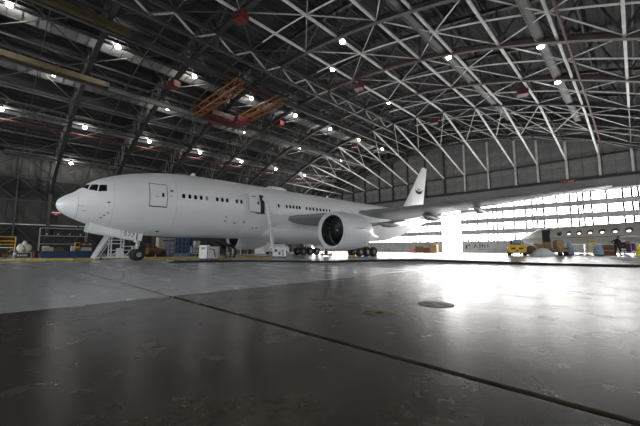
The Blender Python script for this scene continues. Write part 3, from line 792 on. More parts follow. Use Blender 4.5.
# fin and tailplane
mb = MB(); rings = []
for z, a, b in ((7.8, 50.4, 59.8), (8.6, 51.7, 60.0), (11, 53.9, 60.65), (14, 56.6, 61.5), (17, 59.25, 62.35), (18.1, 60.2, 62.65), (18.45, 60.75, 62.75)):
    th = .045*(b-a)*(1 if z < 18.2 else .5); rings.append([(v*th, a+u*(b-a), z) for u, v in [(0, 0), (.05, .55), (.2, .95), (.4, 1), (.7, .6), (1, .03), (1, -.03), (.7, -.6), (.4, -1), (.2, -.95), (.05, -.55)]])
mb.loft(rings); fin = mb.build('fin', 'air_white', jet, True)
lg_ = MB(); lg_.prism([(56.7, 13.1), (57.1, 12.4), (58.3, 12.2), (59.3, 12.5), (59.9, 13.4), (59.2, 13.0), (58.4, 12.85), (57.5, 12.85)], .25, .32); lg_.build('fin_emblem', 'red_dark', fin)
MB().prism([(57.5, 13.15), (58.3, 12.95), (59.1, 13.5), (58.5, 13.3), (57.9, 13.5)], .25, .31).build('fin_emblem', 'pink', fin)
mb = MB(); rings = []
for l, a, b, z in ((.8, 54.2, 61.4, 6.85), (1.5, 54.9, 61.5, 6.95), (5, 57.5, 62.3, 7.42), (8.5, 60.1, 63.1, 7.9), (10.5, 61.6, 63.55, 8.17), (10.76, 62.1, 63.6, 8.2)):
    th = .045*(b-a)*(1 if l < 10.6 else .4); rings.append([(l, a+u*(b-a), z+v*th) for u, v in [(0, 0), (.05, .55), (.2, .95), (.4, 1), (.7, .6), (1, .03), (1, -.03), (.7, -.6), (.4, -1), (.2, -.95), (.05, -.55)]])
mb.loft(rings); tp = mb.mesh('tailplane', M['air_white'], True)
for sx in (1, -1): put('tailplane', tp, jet).scale = (sx, 1, 1)
MB().lathe([(.22, 63.55), (.15, 63.9), (.12, 63.9)], (0, 0, 7.42), 'y', 12, True).build('exhaust_pipe', 'steel_dark', jet)

# landing gear
def wheel_me(r, w):
    t = MB().lathe([(r*.40, -w*.42), (r*.5, -w*.5), (r*.86, -w*.5), (r*.97, -w*.36), (r, -w*.15), (r, w*.15), (r*.97, w*.36), (r*.86, w*.5), (r*.5, w*.5), (r*.40, w*.42)], axis='x', n=24).mesh('wheel', M['rubber'], True)
    h = MB().lathe([(.02, -w*.40), (r*.2, -w*.44), (r*.26, -w*.15), (r*.34, -w*.2), (r*.42, -w*.42), (r*.42, w*.42), (r*.34, w*.2), (r*.26, w*.15), (r*.2, w*.44), (.02, w*.40)], axis='x', n=18).mesh('hub', M['hub'], True)
    return t, h
nw = wheel_me(.53, .38); mw = wheel_me(.635, .50)
def add_wheel(pair, parent, loc):
    w = put('wheel', pair[0], parent, loc); put('hub', pair[1], w)
ng = MB().tube([(0, 5.88, .53), (0, 5.9, 1.5)], .11, 10).tube([(0, 5.9, 1.3), (0, 6.0, 2.7)], .17, 10).build('nose_gear', 'hub', jet, True)
MB().tube([(-.45, 5.88, .53), (.45, 5.88, .53)], .08, 8).build('axle', 'hub', ng)
MB().beam((0, 5.9, 1.6), (0, 4.6, 2.6), .12).build('drag_brace', 'white', ng)
MB().tube([(.0, 6.0, 1.0), (0, 6.35, .8), (0, 6.1, .6)], .05, 6).build('torque_link', 'metal', ng)
for sx in (-1, 1): MB().lathe([(.001, -.06), (.12, -.06), (.12, .1)], (sx*.22, 5.72, 1.75), 'y', 10).build('taxi_light', 'white', ng)
for sx in (-1, 1): add_wheel(nw, ng, (sx*.42, 5.88, .53))
# nose gear doors hanging along the belly
for sx in (1, -1):
    gd = MB().prism([(2.02, 2.50), (2.12, 3.18), (2.3, 3.22), (4.36, 2.77), (4.28, 2.02), (2.1, 2.44)], sx*.75-.035, sx*.75+.035).build('nose_gear_door', 'air_white', jet)
    MB().beam((sx*.75, 4.40, 2.02), (sx*.75, 4.45, 2.74), .09, .05).build('door_edge', 'door_line', gd)
    g2 = MB().prism([(4.42, 2.74), (6.07, 2.46), (5.96, 1.74), (4.34, 2.02)], sx*.75-.035, sx*.75+.035).build('nose_gear_door', 'air_white', jet)
    if sx > 0:
        t577 = put('number', text_mesh('577', .52, 'blue_deep', .008), g2, (.792, 5.0, 2.26)); t577.rotation_euler = (PI/2, .17, PI/2)
        t577.rotation_mode = 'XYZ'
        t577.matrix_basis = Matrix.Translation((.792, 4.97, 2.27)) @ Matrix.Rotation(PI/2, 4, 'Z') @ Matrix.Rotation(PI/2, 4, 'X') @ Matrix.Rotation(-.17, 4, 'Z') @ Matrix.Scale(1.15, 4, (1, 0, 0))
        MB().prism([(5.52, 1.83), (5.58, 2.53), (5.66, 2.52), (5.60, 1.82)], .785, .80).build('red_stripe', 'red_paint', g2)
    for yy in (2.6, 3.9): MB().beam((sx*.72, yy, 3.5-(yy-2.1)*.22), (sx*.35, yy, 3.7-(yy-2.1)*.22), .05).build('hinge_arm', 'metal', gd)
for sx in (1, -1):
    mg = MB().tube([(sx*5.49, 31.76, .75), (sx*5.45, 31.76, 2.2)], .16, 12).tube([(sx*5.47, 31.76, 1.8), (sx*5.3, 31.7, 4.2)], .25, 12).build('main_gear', 'hub', jet, True)
    MB().beam((sx*5.49, 30.2, .66), (sx*5.49, 33.3, .66), .26, .3).build('bogie_beam', 'hub', mg)
    MB().beam((sx*5.4, 31.7, 2.4), (sx*3.2, 31.5, 3.4), .16).build('side_brace', 'metal', mg)
    MB().beam((sx*5.4, 31.7, 2.2), (sx*5.3, 29.4, 3.9), .16).build('drag_brace', 'metal', mg)
    for yy in (30.3, 31.76, 33.22):
        MB().tube([(sx*5.49-.75, yy, .64), (sx*5.49+.75, yy, .64)], .09, 8).build('axle', 'hub', mg)
        for q in (-1, 1): add_wheel(mw, mg, (sx*5.49+q*.70, yy, .635))
    MB().prism([(30.3, 3.9), (33.0, 3.9), (32.7, 2.2), (30.8, 2.2)], sx*6.0-.03, sx*6.0+.03).build('gear_door', 'air_white', mg)
    gb = MB(); gb.prism([(29.6, 2.0), (34.0, 2.0), (33.4, 1.15), (30.2, 1.15)], sx*2.4-.04, sx*2.4+.04); gb.build('gear_door', 'air_white', mg)

# ------------------------------------------------------------------ black hose across the floor and the yellow floor rail
hp = [(-25.45, 9.54), (-23.98, 12.45), (-22.6, 14.8), (-19.6, 16.5), (-16.76, 18.1), (-12.62, 21.2), (-7.98, 23.9), (-3.63, 25.6), (.03, 26.75), (5, 28.0)]
pp = []
for i in range(len(hp)-1):
    for q in range(4):
        a = hp[max(i-1, 0)]; b = hp[i]; c = hp[i+1]; d = hp[min(i+2, len(hp)-1)]; t = q/4
        p = [.5*((2*b[k])+(-a[k]+c[k])*t+(2*a[k]-5*b[k]+4*c[k]-d[k])*t*t+(-a[k]+3*b[k]-3*c[k]+d[k])*t**3) for k in (0, 1)]
        pp.append((p[0], p[1], hfl(*p)+.10))
hs = thing('floor_hose', 'thick black hose lying across the hangar floor', 'hose', (pp[0][0], pp[0][1], 0))
MB().tube([(x-pp[0][0], y-pp[0][1], z-.025) for x, y, z in pp], .075, 8).build('hose', 'hose', hs, True)
MB().lathe([(.001, -.2), (.15, -.2), (.15, .2), (.001, .2)], (0, 0, .15), 'y', 12).build('coupling', 'metal', hs)
kp = [(-40.9, -8), (-40.1, .5), (-37.6, 5.4), (-36.3, 12.4), (-32.9, 19.6), (-31.75, 23.7)]
kb = thing('yellow_floor_rail', 'low yellow floor rail running under the airliner', 'floor rail', (-40.9, -8, 0))
for a, b in zip(kp[:-1], kp[1:]):
    n = max(1, round(math.dist(a, b)/2.2))
    for q in range(n):
        p0 = [a[k]+(b[k]-a[k])*(q+.01)/n for k in (0, 1)]; p1 = [a[k]+(b[k]-a[k])*(q+.985)/n for k in (0, 1)]
        sgm = MB(); A_, B_ = Vector((p0[0]+40.9, p0[1]+8, .09)), Vector((p1[0]+40.9, p1[1]+8, .09))
        sgm.beam(A_, B_, .22, .17); sgm.build('rail_segment', 'rail_yellow', kb)

H2 = PI/2
# ------------------------------------------------------------------ equipment behind the nose (front faces the camera side)
def on_wheels(t, xs_, ys_, r=.09, w=.06, mk='black'):
    for x in xs_:
        for y in ys_: MB().lathe([(.001, -w/2), (r, -w/2), (r, w/2), (.001, w/2)], (x, y, r), 'x', 12).build('castor', mk, t)
t = thing('work_stand', 'yellow tubular work stand at the far left edge', 'work stand', (-47.0, -.6, 0), H2)
MB().bx(-2.0, 2.2, -.6, .6, 1.12, 1.22).build('platform', 'cream', t)
for x in (-2, -.6, .8, 2.2):
    for y in (-.6, .6): MB().tube([(x, y, 0), (x, y, 2.3)], .045, 6).build('post', 'yellow', t)
for z in (1.5, 1.85, 2.3):
    for y in (-.6, .6): MB().tube([(-2, y, z), (2.2, y, z)], .05, 6).build('rail', 'yellow', t)
for x in (-.6, .8): MB().beam((x, -.6, .1), (x+1.4, -.6, 1.1), .06).build('brace', 'yellow', t)
t = thing('compressor', 'black wheeled compressor below the yellow work stand', 'compressor', (-44.0, .1, 0), H2)
MB().bx(-1.1, 1.0, -.5, .5, .22, .75).build('body', 'black', t); MB().lathe([(.001, -.9), (.28, -.85), (.3, 0), (.28, .85), (.001, .9)], (0, 0, .78), 'x', 14).build('tank', 'steel_dark', t, True)
MB().bx(.55, .95, -.53, -.5, .3, .6).build('grille', 'orange', t); on_wheels(t, (-.8, .8), (-.4, .4), .16, .1)
t = thing('wrapped_pump', 'cream wrapped bundle on a low black cart', 'wrapped bundle', (-44.2, 2.2, 0), H2)
MB().bx(-.6, .55, -.4, .4, .12, .66).build('cart_body', 'black', t)
for a, b in (((-.6, .12), (.55, .12)), ((-.6, .66), (.55, .66)), ((-.6, .12), (-.6, .66)), ((.55, .12), (.55, .66))):
    MB().beam((a[0], -.42, a[1]), (b[0], -.42, b[1]), .05).build('cart_frame', 'cream', t)
for x0, x1 in ((-.48, -.36), (-.3, -.17), (-.12, -.02), (.03, .14), (.18, .26)): MB().bx(x0, x1, -.415, -.40, .3, .48).build('lettering', 'white', t)
b_ = MB(); b_.blob((-.22, 0, 1.1), (.36, .4, .46), 14, 9, .05).blob((.22, .05, 1.12), (.36, .38, .42), 14, 9, .05).blob((.02, 0, 1.5), (.2, .22, .36), 12, 8, .05)
b_.build('wrapping', 'cream', t, True); MB().tube([(-.1, -.42, 1.3), (.02, -.46, 1.05), (.1, -.42, .8)], .03, 6).build('cord', 'black', t); on_wheels(t, (-.5, .45), (-.3, .3), .07)
t = thing('bollard', 'pale blue post standing left of the black cart', 'bollard', (-43.0, 1.5, 0), H2)
MB().lathe([(.16, 0), (.16, .06), (.13, .08), (.12, .78), (.08, .84), (.001, .86)], n=14).build('post', 'blue_bag', t, True); MB().lathe([(.135, .5), (.135, .66)], n=14).build('band', 'white', t)
t = thing('waste_bin', 'dark red bin right of the cream bundle', 'bin', (-43.5, 3.02, 0), H2)
MB().lathe([(.001, 0), (.22, 0), (.27, .78), (.25, .78), (.21, .05)], n=16).build('drum', 'red_paint', t, True); MB().lathe([(.28, .76), (.29, .8), (.2, .86), (.001, .88)], n=16).build('lid', 'red_dark', t, True)
t = thing('blue_skip', 'long low dark blue container behind the nose', 'container', (-43.0, 5.7, 0), H2)
MB().bx(-2.3, 2.3, -.5, .5, .08, .72).build('body', 'blue_deep', t)
for q in range(9): MB().bx(-2.25+q*.55, -2.17+q*.55, -.54, -.5, .08, .72).build('rib', 'blue_deep', t)
MB().bx(-2.34, 2.34, -.55, .55, .70, .80).build('rim', 'blue_deep', t); 
for x in (-1.9, 1.9): MB().bx(x-.1, x+.1, -.45, .45, 0, .08).build('skid', 'black', t)
t = thing('carton', 'pinkish brown carton behind the blue container', 'carton', (-45.0, 4.1, 0), H2)
MB().bx(-.45, .45, -.35, .35, 0, 1.2).build('box', 'beige', t); MB().bx(-.47, .1, -.37, .37, 1.2, 1.32).build('flap', 'cream', t); MB().bx(-.06, .06, -.36, -.35, 0, 1.2).build('tape', 'pink', t)
t = thing('cable_reel', 'dull yellow cable reel behind the blue container', 'reel', (-45.0, 5.05, 0), H2)
MB().lathe([(.001, -.05), (.42, -.05), (.42, 0), (.001, 0)], (0, -.2, .84), 'y', 18).build('flange', 'yellow_dark', t); MB().lathe([(.001, -.05), (.42, -.05), (.42, 0), (.001, 0)], (0, .25, .84), 'y', 18).build('flange', 'yellow_dark', t)
MB().lathe([(.24, -.2), (.24, .25)], (0, 0, .84), 'y', 16).build('cable', 'lime', t)
for x in (-.3, .3): MB().beam((x, 0, 0), (0, 0, .84), .07).build('leg', 'steel_dark', t)
t = thing('pump_unit', 'yellow orange pump unit behind the blue container', 'pump', (-46.0, 6.65, 0), H2)
MB().bx(-.4, .4, -.35, .35, .15, 1.1).build('body', 'orange', t); MB().bx(-.42, -.1, -.37, .37, .7, 1.35).build('tank', 'cream', t); MB().lathe([(.001, -.12), (.2, -.12), (.2, .1), (.001, .1)], (.1, -.3, 1.5), 'y', 14).build('gauge', 'black', t)
MB().bx(-.12, .32, -.3, .3, 1.1, 1.75).build('head', 'yellow', t); on_wheels(t, (-.3, .3), (-.25, .25))
for q, (z0, h, mk, lab) in enumerate(((0, .72, 'red_paint', 'lowest red case of the stack beside the pump'), (.72, .5, 'grey_canvas', 'grey case, middle of the stack beside the pump'), (1.22, .58, 'red_paint', 'topmost red case of the stack beside the pump'))):
    t = thing('equipment_case', lab, 'case', (-46.0, 7.6, z0), H2+.05*q, 'stacked cases')
    MB().bx(-.5, .5, -.35, .35, .002, h-.002).build('shell', mk, t); MB().bx(-.51, .51, -.36, .36, h*.55, h*.55+.04).build('seal', 'white', t)
    for x in (-.3, .3): MB().bx(x-.05, x+.05, -.38, -.35, h*.4, h*.7).build('latch', 'metal', t)
t = thing('storage_rack', 'pale framed storage rack with small lights left of the nose', 'rack', (-60.0, 7.15, 0), H2)
for x in (-2.7, 2.7):
    for y in (-.6, .6): MB().beam((x, y, 0), (x, y, 3.95), .08).build('upright', 'steel_pale', t)
for z in (1.7, 2.85, 3.95):
    for y in (-.6, .6): MB().beam((-2.7, y, z), (2.7, y, z), .08).build('beam', 'steel_pale', t)
    MB().bx(-2.64, 2.64, -.54, .54, z-.02, z+.02).build('shelf', 'steel_dark', t)
for x in (-2, -.75, .6, 1.9): MB().blob((x, -.64, 3.1), (.09, .06, .09), 8, 6).build('work_light', 'white', t)
for q, (x, z, w, h) in enumerate(((-1.6, 1.72, 1.2, .7), (.9, 1.72, 1.6, .6), (-.6, 2.87, 1.0, .6), (1.7, 2.87, 1.1, .7))):
    c = thing('storage_box', 'dark box on the pale storage rack, %s from the left' % ORD[q], 'box', (-60.0, 7.15+x, z+.03), H2, 'boxes on the rack')
    MB().bx(-w/2, w/2, -.4, .4, 0, h).build('body', 'steel_dark', c); MB().bx(-w/2-.02, w/2+.02, -.42, .42, h, h+.05).build('lid', 'steel_mid', c)
t = thing('wall_sign', 'red and white board on the left wall beside the radome', 'sign', (XL+.9, 7.4, 7.4), H2)
MB().bx(-.75, .75, -.04, .04, -.5, .5).build('board', 'red_paint', t); MB().bx(-.6, .6, -.05, -.04, -.1, .12).build('stripe', 'white', t); MB().bx(-.2, .2, -.05, -.04, -.42, -.2).build('stripe', 'pink', t)
MB().beam((0, 0, 0), (0, .4, 0), .08).build('bracket', 'steel_dark', t)

# white maintenance stairs under the nose
t = thing('maintenance_stairs', 'white mobile maintenance stairs under the nose', 'stairs', (-37.2, 8.6, 0), H2)
for y in (-.5, .5): MB().beam((-1.85, y, .15), (-.75, y, 2.25), .10, .34, up=(0, 1, 0)).build('stringer', 'white', t)
MB().beam((-1.95, -.55, .15), (-.95, -.55, 2.25), .42, .05, up=(0, 1, 0)).build('side_panel', 'white', t)
for q in range(9): MB().box((-1.75+q*.12, 0, .28+q*.22), (.2, .86, .04)).build('tread', 'steel_dark', t)
for y in (-.48, .48): MB().tube([(-1.5, y, .2), (-.35, y, 2.25)], .03, 6).build('handrail', 'white', t)
for x in (-.5, .55, 1.6):
    for y in (-.5, .5): MB().beam((x, y, .1), (x, y, 2.25 if x < 1 else 1.3), .09).build('post', 'white', t)
MB().bx(-.75, .65, -.5, .5, 1.52, 1.60).build('platform', 'white', t)
for z, x0, x1 in ((2.25, -.75, .6), (1.9, -.75, .6), (.9, -.5, 1.6), (1.3, .55, 1.6)):
    for y in (-.5, .5): MB().beam((x0, y, z), (x1, y, z), .06).build('rail', 'white', t)
for a, b in (((-.5, .2), (.55, 1.5)), ((.55, .2), (1.6, 1.25))): MB().beam((a[0], -.5, a[1]), (b[0], -.5, b[1]), .05).build('brace', 'white', t)
MB().bx(-1.6, 1.75, -.55, .55, .14, .28).build('base', 'white', t); MB().bx(.1, .6, -.3, .3, .28, 1.1).build('pump_box', 'white', t); on_wheels(t, (-1.3, 1.5), (-.5, .5), .14, .08)

# tug, boxes, blue stair tower, machines behind the nose gear
t = thing('tow_tractor', 'orange tow tractor with black wheels behind the nose gear', 'tractor', (-42.0, 14.0, 0), H2)
MB().prism([(-1.0, .35), (1.0, .35), (1.0, .95), (.3, 1.05), (.1, 1.15), (-1.0, 1.15)], -.55, .55, 'y').build('body', 'orange', t)
MB().bx(-.9, -.1, -.5, .5, 1.15, 1.3).build('seat', 'black', t); MB().bx(-.95, -.8, -.5, .5, 1.3, 1.7).build('seat_back', 'black', t); MB().tube([(.2, 0, 1.1), (.0, 0, 1.45)], .03, 6).build('steering_column', 'black', t)
for x in (-.65, .6):
    for y in (-.6, .6): MB().lathe([(.001, -.1), (.2, -.11), (.38, -.1), (.38, .1), (.001, .1)], (x, y, .38), 'y', 18).build('wheel', 'rubber', t)
t = thing('crate', 'beige boxed cabinet behind the tow tractor', 'cabinet', (-45.0, 16.2, 0), H2)
MB().bx(-1.1, 1.1, -.5, .5, .1, 2.5).build('body', 'beige', t)
for q in range(4): MB().bx(-.5+q*.35, -.22+q*.35, -.52, -.5, 2.0, 2.2).build('vent', 'black', t)
MB().bx(-1.05, 1.05, -.45, .45, 0, .1).build('plinth', 'black', t)
t = thing('stair_tower', 'blue steel stair tower under the forward belly', 'stair tower', (-42.0, 16.9, 0), H2)
for x in (-1.5, -.5, .5, 1.4):
    for y in (-.6, .6): MB().beam((x, y, .1), (x, y, 2.4), .09).build('post', 'blue', t)
for z in (.35, .9, 1.45, 2.0, 2.4):
    for y in (-.6, .6): MB().beam((-1.5, y, z), (1.4, y, z), .07).build('rail', 'blue', t)
MB().bx(-1.5, 1.4, -.6, .6, 1.4, 1.48).build('platform', 'blue', t)
for q in range(6): MB().box((-1.4+q*.3, -.3, .2+q*.22), (.28, .5, .04)).build('tread', 'blue', t)
for a, b in (((-1.5, .1), (-.5, 1.4)), ((.5, .1), (1.4, 1.4)), ((1.4, .1), (.5, 1.4))): MB().beam((a[0], -.6, a[1]), (b[0], -.6, b[1]), .06).build('brace', 'blue', t)
on_wheels(t, (-1.4, 1.3), (-.5, .5), .1)
t = thing('generator_cart', 'cream generator cart right of the blue stair tower', 'generator', (-42.0, 19.05, 0), H2)
MB().bx(-.65, .5, -.45, .45, .35, 1.35).build('body', 'cream', t); MB().bx(-.35, .3, -.4, .4, 1.35, 2.05).build('hood', 'cream', t)
for q in range(4): MB().bx(-.5, .35, -.47, -.45, .5+q*.18, .58+q*.18).build('louvre', 'black', t)
on_wheels(t, (-.5, .4), (-.4, .4), .2, .1); MB().tube([(.5, 0, .5), (.9, 0, .3), (1.2, 0, .6)], .04, 6).build('tow_bar', 'black', t)
t = thing('tank_trailer', 'black tank trailer under the forward belly', 'tank', (-42.5, 22.2, 0), H2)
MB().lathe([(.001, -1.35), (.55, -1.25), (.75, -1.0), (.78, 0), (.75, 1.0), (.55, 1.25), (.001, 1.35)], (0, 0, 1.2), 'x', 20).build('tank', 'black', t, True)
MB().bx(-1.3, 1.3, -.5, .5, .3, .45).build('frame', 'steel_dark', t); on_wheels(t, (-.9, .9), (-.55, .55), .25, .12); MB().lathe([(.2, 1.95), (.2, 2.1), (.001, 2.12)], n=12).build('hatch', 'steel_mid', t)

# grey cart with white panel in front of the belly
t = thing('service_cart', 'grey canvas cart with a white end panel in front of the belly', 'cart', (-25.75, 12.85, 0), .85)
MB().bx(-.05, .75, -.4, .4, .20, 1.25).build('canvas_cover', 'grey_canvas', t); MB().bx(-.75, -.1, -.42, .42, .24, 1.35).build('white_panel', 'white', t)
MB().bx(-.78, .78, -.44, .44, .18, .26).build('base', 'steel_dark', t); MB().tube([(.1, -.42, 1.05), (.45, -.46, 1.0), (.55, -.46, .55), (.62, -.44, .4)], .045, 6).build('cable', 'black', t)
MB().bx(-.6, -.25, -.43, -.42, 1.0, 1.2).build('label_plate', 'grey_canvas', t); on_wheels(t, (-.6, -.2, .2, .6), (-.3, .3), .095, .08, 'red_dark')
for q, (a, b, c, lab) in enumerate((((-31.8, 13.9, 1.92), (-29.5, 15.6, 2.2), (-29.2, 16.4, .13), 'black power cable looping from the belly, left one'), ((-31.8, 14.9, 1.92), (-29.0, 17.2, 1.9), (-29.6, 17.0, .13), 'black power cable looping from the belly, middle one'),
        ((-31.8, 15.9, 1.92), (-29.4, 18.6, 1.3), (-30.1, 17.6, .13), 'black power cable looping from the belly, right one'))):
    pts_ = []
    for i in range(13):
        u = i/12; pts_.append([(1-u)**2*a[k]+2*u*(1-u)*(b[k]*1.0)+u*u*c[k]-(0 if k < 2 else 0) for k in range(3)])
    t = thing('power_cable', lab, 'cable', tuple(c), 0, 'power cables')
    MB().tube([(p[0]-c[0], p[1]-c[1], p[2]-c[2]) for p in pts_], .12, 8).build('cable', 'black', t, True)
    MB().box((a[0]-c[0], a[1]-c[1], a[2]-c[2]+.08), (.25, .3, .25)).build('plug', 'black', t)
# white cabinet with posters and the air duct to the open door
t = thing('air_cart', 'white air conditioning cart with posters below the open door', 'cart', (-28.6, 22.55, 0), .8)
MB().bx(-.72, .72, -.45, .45, .18, 1.15).build('cabinet', 'white', t); MB().bx(-.75, .75, -.48, .48, .12, .2).build('base', 'steel_mid', t); on_wheels(t, (-.6, .6), (-.35, .35), .09)
for x, z, w, h, mk in ((-.35, .85, .3, .25, 'blue_deep'), (.05, .55, .2, .35, 'blue'), (.4, .8, .22, .3, 'pink'), (.45, .42, .2, .25, 'pink')): MB().bx(x-w/2, x+w/2, -.465, -.45, z-h/2, z+h/2).build('poster', mk, t)
t = thing('air_duct', 'white flexible air duct running from the open door down to the cart', 'duct', (-28.75, 22.1, 1.15))
dp = [(.3, -1.95, 5.3), (.75, -1.85, 5.0), (.85, -1.7, 4.3), (.72, -1.4, 3.0), (.5, -1.0, 1.6), (.15, -.55, .5), (-.12, -.38, .12)]
pp = []
for i in range(len(dp)-1):
    for q in range(6):
        u = q/6; pp.append([dp[i][k]*(1-u)+dp[i+1][k]*u for k in range(3)])
pp.append(dp[-1])
MB().tube(pp, [.19+(.016 if i % 2 else 0) for i in range(len(pp))], 12).build('hose', 'duct', t, True)
MB().lathe([(.24, .03), (.24, .14)], (-.12, -.38, 0), 'z', 14).build('collar', 'metal', t)
# things beyond the belly
t = thing('service_truck', 'white van with a blue stripe beyond the main gear', 'van', (-46.5, 36.0, 0), H2)
MB().prism([(-2.2, .45), (2.2, .45), (2.2, 1.2), (1.8, 1.35), (1.45, 2.35), (-2.2, 2.4)], -.9, .9, 'y').build('body', 'white', t)
MB().bx(-2.15, 1.35, -.92, -.9, 1.85, 2.15).build('stripe', 'blue', t); MB().prism([(1.3, 1.45), (1.72, 1.42), (1.45, 2.2), (1.3, 2.2)], -.92, -.905, 'y').build('side_window', 'glass_dark', t)
for x in (-1.4, 1.4):
    for y in (-.8, .8): MB().lathe([(.001, -.1), (.2, -.12), (.36, -.1), (.36, .1), (.001, .1)], (x, y, .36), 'y', 16).build('wheel', 'rubber', t)
t = thing('spray_booth', 'pale sheeted booth far behind the belly', 'booth', (-56.0, 36.0, 0), H2)
for q in range(5): MB().bx(-4.0+q*1.6, -2.45+q*1.6, -1.0, -.94, .05, 2.9).build('sheet', 'tarp', t)
MB().bx(-4.0, 4.0, -.9, 1.0, 2.9, 2.98).build('roof', 'tarp', t)
for x in (-4, -2.4, -.8, .8, 2.4, 4): MB().beam((x, -1.0, 0), (x, -1.0, 3), .08).build('post', 'steel_light', t); MB().beam((x, 1.0, 0), (x, 1.0, 3), .08).build('post', 'steel_light', t)
for q, (x, y, mk, lab) in enumerate(((-47, 29.6, 'orange', 'small orange tool chest under the belly'), (-47, 31.0, 'steel_mid', 'small grey tool chest under the belly'), (-47, 28.2, 'brown', 'small brown tool chest under the belly'))):
    t = thing('tool_chest', lab, 'tool chest', (x, y, 0), H2, 'tool chests under the belly')
    MB().bx(-.45, .45, -.3, .3, .15, .95).build('body', mk, t)
    for k in range(4): MB().bx(-.42, .42, -.32, -.3, .2+k*.18, .34+k*.18).build('drawer', mk, t); MB().bx(-.2, .2, -.34, -.32, .27+k*.18, .29+k*.18).build('handle', 'metal', t)
    on_wheels(t, (-.35, .35), (-.2, .2), .075)
t = thing('axle_jack', 'red axle jack on the floor behind the engine', 'jack', (-30.0, 31.6, 0), .4)
MB().bx(-.75, .75, -.3, .3, .12, .32).build('base', 'red_paint', t); MB().lathe([(.22, .3), (.22, .7), (.12, .72), (.12, .95), (.001, .97)], n=14).build('ram', 'red_paint', t); MB().tube([(.7, 0, .3), (1.3, 0, .8)], .03, 6).build('handle', 'red_dark', t)
for a, b in (((-.7, .3), (0, .7)), ((.7, .3), (0, .7))): MB().beam((a[0], 0, a[1]), (b[0], 0, b[1]), .08).build('brace', 'red_paint', t)
on_wheels(t, (-.6, .6), (-.25, .25), .12)
for q, (x, y) in enumerate(((-26.3, 32.55), (-26.3, 37.25))):
    t = thing('wheel_chock', ['yellow chock ahead of the near main gear', 'yellow chock behind the near main gear'][q], 'chock', (x, y, 0), 0, 'wheel chocks')
    MB().prism([(-.18, 0), (.18, 0), (.06, .2), (-.06, .2)], -.6, .6).build('wedge', 'yellow', t); MB().tube([(.6, 0, .1), (.75, 0, .12), (.85, .1, .02)], .02, 5).build('rope', 'white', t)

# ------------------------------------------------------------------ work bay at the right, on the slightly raised slab
CP, SP = math.cos(.778), math.sin(.778)
def bay(u, d): return (CP*u-SP*d, SP*u+CP*d)
def bthing(name, label, cat, u, d, turn=0, group=None):
    x, y = bay(u, d); return thing(name, label, cat, (x, y, hfl(x, y)), .178+turn, group)
t = bthing('forklift', 'yellow forklift with black mast left of the small jet', 'forklift', 18.33, 30.0, .1)
MB().prism([(-.7, .3), (.7, .3), (.75, .75), (.55, 1.0), (-.55, 1.0), (-.75, .75)], -.7, .9, 'y').build('body', 'yellow', t)
MB().bx(-.55, .55, -.78, -.7, .32, .85).build('counterweight', 'yellow', t)
for x in (-.3, .3): MB().bx(x-.17, x+.17, -.80, -.77, .58, .74).build('vent', 'black', t)
MB().bx(-.12, .12, -.82, -.78, .42, .52).build('tow_hitch', 'red_paint', t)
for x in (-.62, .62):
    for y in (-.4, .7): MB().lathe([(.001, -.12), (.15, -.14), (.3, -.12), (.3, .12), (.15, .14), (.001, .12)], (x, y, .3), 'x', 16).build('wheel', 'rubber', t)
for x in (-.35, .35): MB().beam((x, 1.0, .15), (x, 1.0, 2.0), .12).build('mast', 'black', t); MB().beam((x, 1.05, .12), (x, 2.0, .12), .1, .05).build('fork', 'black', t)
for x in (-.5, .5): MB().beam((x, -.4, 1.0), (x*.9, .3, 1.72), .05).build('guard_post', 'black', t)
MB().bx(-.3, .3, -.3, .2, 1.0, 1.12).build('seat', 'black', t); MB().bx(-.3, .3, -.36, -.28, 1.12, 1.5).build('seat_back', 'blue_bag', t); MB().bx(.5, .9, .1, .6, .1, .55).build('battery_box', 'blue_deep', t)
t = bthing('tarp_heap', 'heap under a pale tarpaulin in front of the small jet door', 'tarpaulin', 20.05, 29.0)
tm = MB(); rings = []
for r, z in ((1.12, .0), (1.0, .06), (.78, .26), (.5, .5), (.25, .66), (.02, .72)):
    rings.append([(r*math.cos(2*PI*k/28)*(1+.06*math.sin(5*2*PI*k/28)), r*.75*math.sin(2*PI*k/28), z+.02*math.sin(7*2*PI*k/28)*r) for k in range(28)])
tm.loft(rings); tm.build('sheet', 'tarp', t, True)
for a in (.4, 1.7, 3.0, 4.6): MB().tube([(1.0*math.cos(a), .75*math.sin(a), .05), (.5*math.cos(a+.1), .38*math.sin(a+.1), .53)], .03, 5).build('fold', 'tarp', t)
t = bthing('cable_drum', 'upright brown drum with white rims left of the tarpaulin heap', 'drum', 20.05, 30.6)
MB().lathe([(.25, -.2), (.25, .2)], (0, 0, .5), 'y', 18).build('core', 'brown', t)
for y in (-.24, .2): MB().lathe([(.02, 0), (.46, 0), (.46, .05), (.02, .05)], (0, y, .48), 'y', 22).build('flange', 'brown', t)
MB().lathe([(.44, -.01), (.5, -.01), (.5, .01), (.44, .01), (.44, -.01)], (0, -.25, .52), 'y', 22).build('rim', 'white', t)
for q, (u, d, w, h, lab) in enumerate(((22.5, 31.9, .75, 1.25, 'cardboard carton behind the tarpaulin heap, taller one'), (21.6, 31.9, .65, 1.1, 'cardboard carton behind the tarpaulin heap, shorter one'), (27.15, 30.7, .4, .95, 'narrow wooden crate between the blue bag and the person'), (27.95, 31.2, .7, .95, 'brown wooden crate right behind the standing person'))):
    t = bthing('carton', lab, 'carton', u, d, .1*q, 'cartons in the work bay')
    MB().bx(-w/2, w/2, -.35, .35, 0, h).build('box', 'cardboard' if q < 2 else 'brown', t); MB().bx(-w/2-.01, w/2+.01, -.36, .36, h*.45, h*.52).build('tape', 'beige', t)
    MB().bx(-w/2-.02, w/2*.2, -.37, .37, h, h+.04).build('flap', 'cardboard', t)
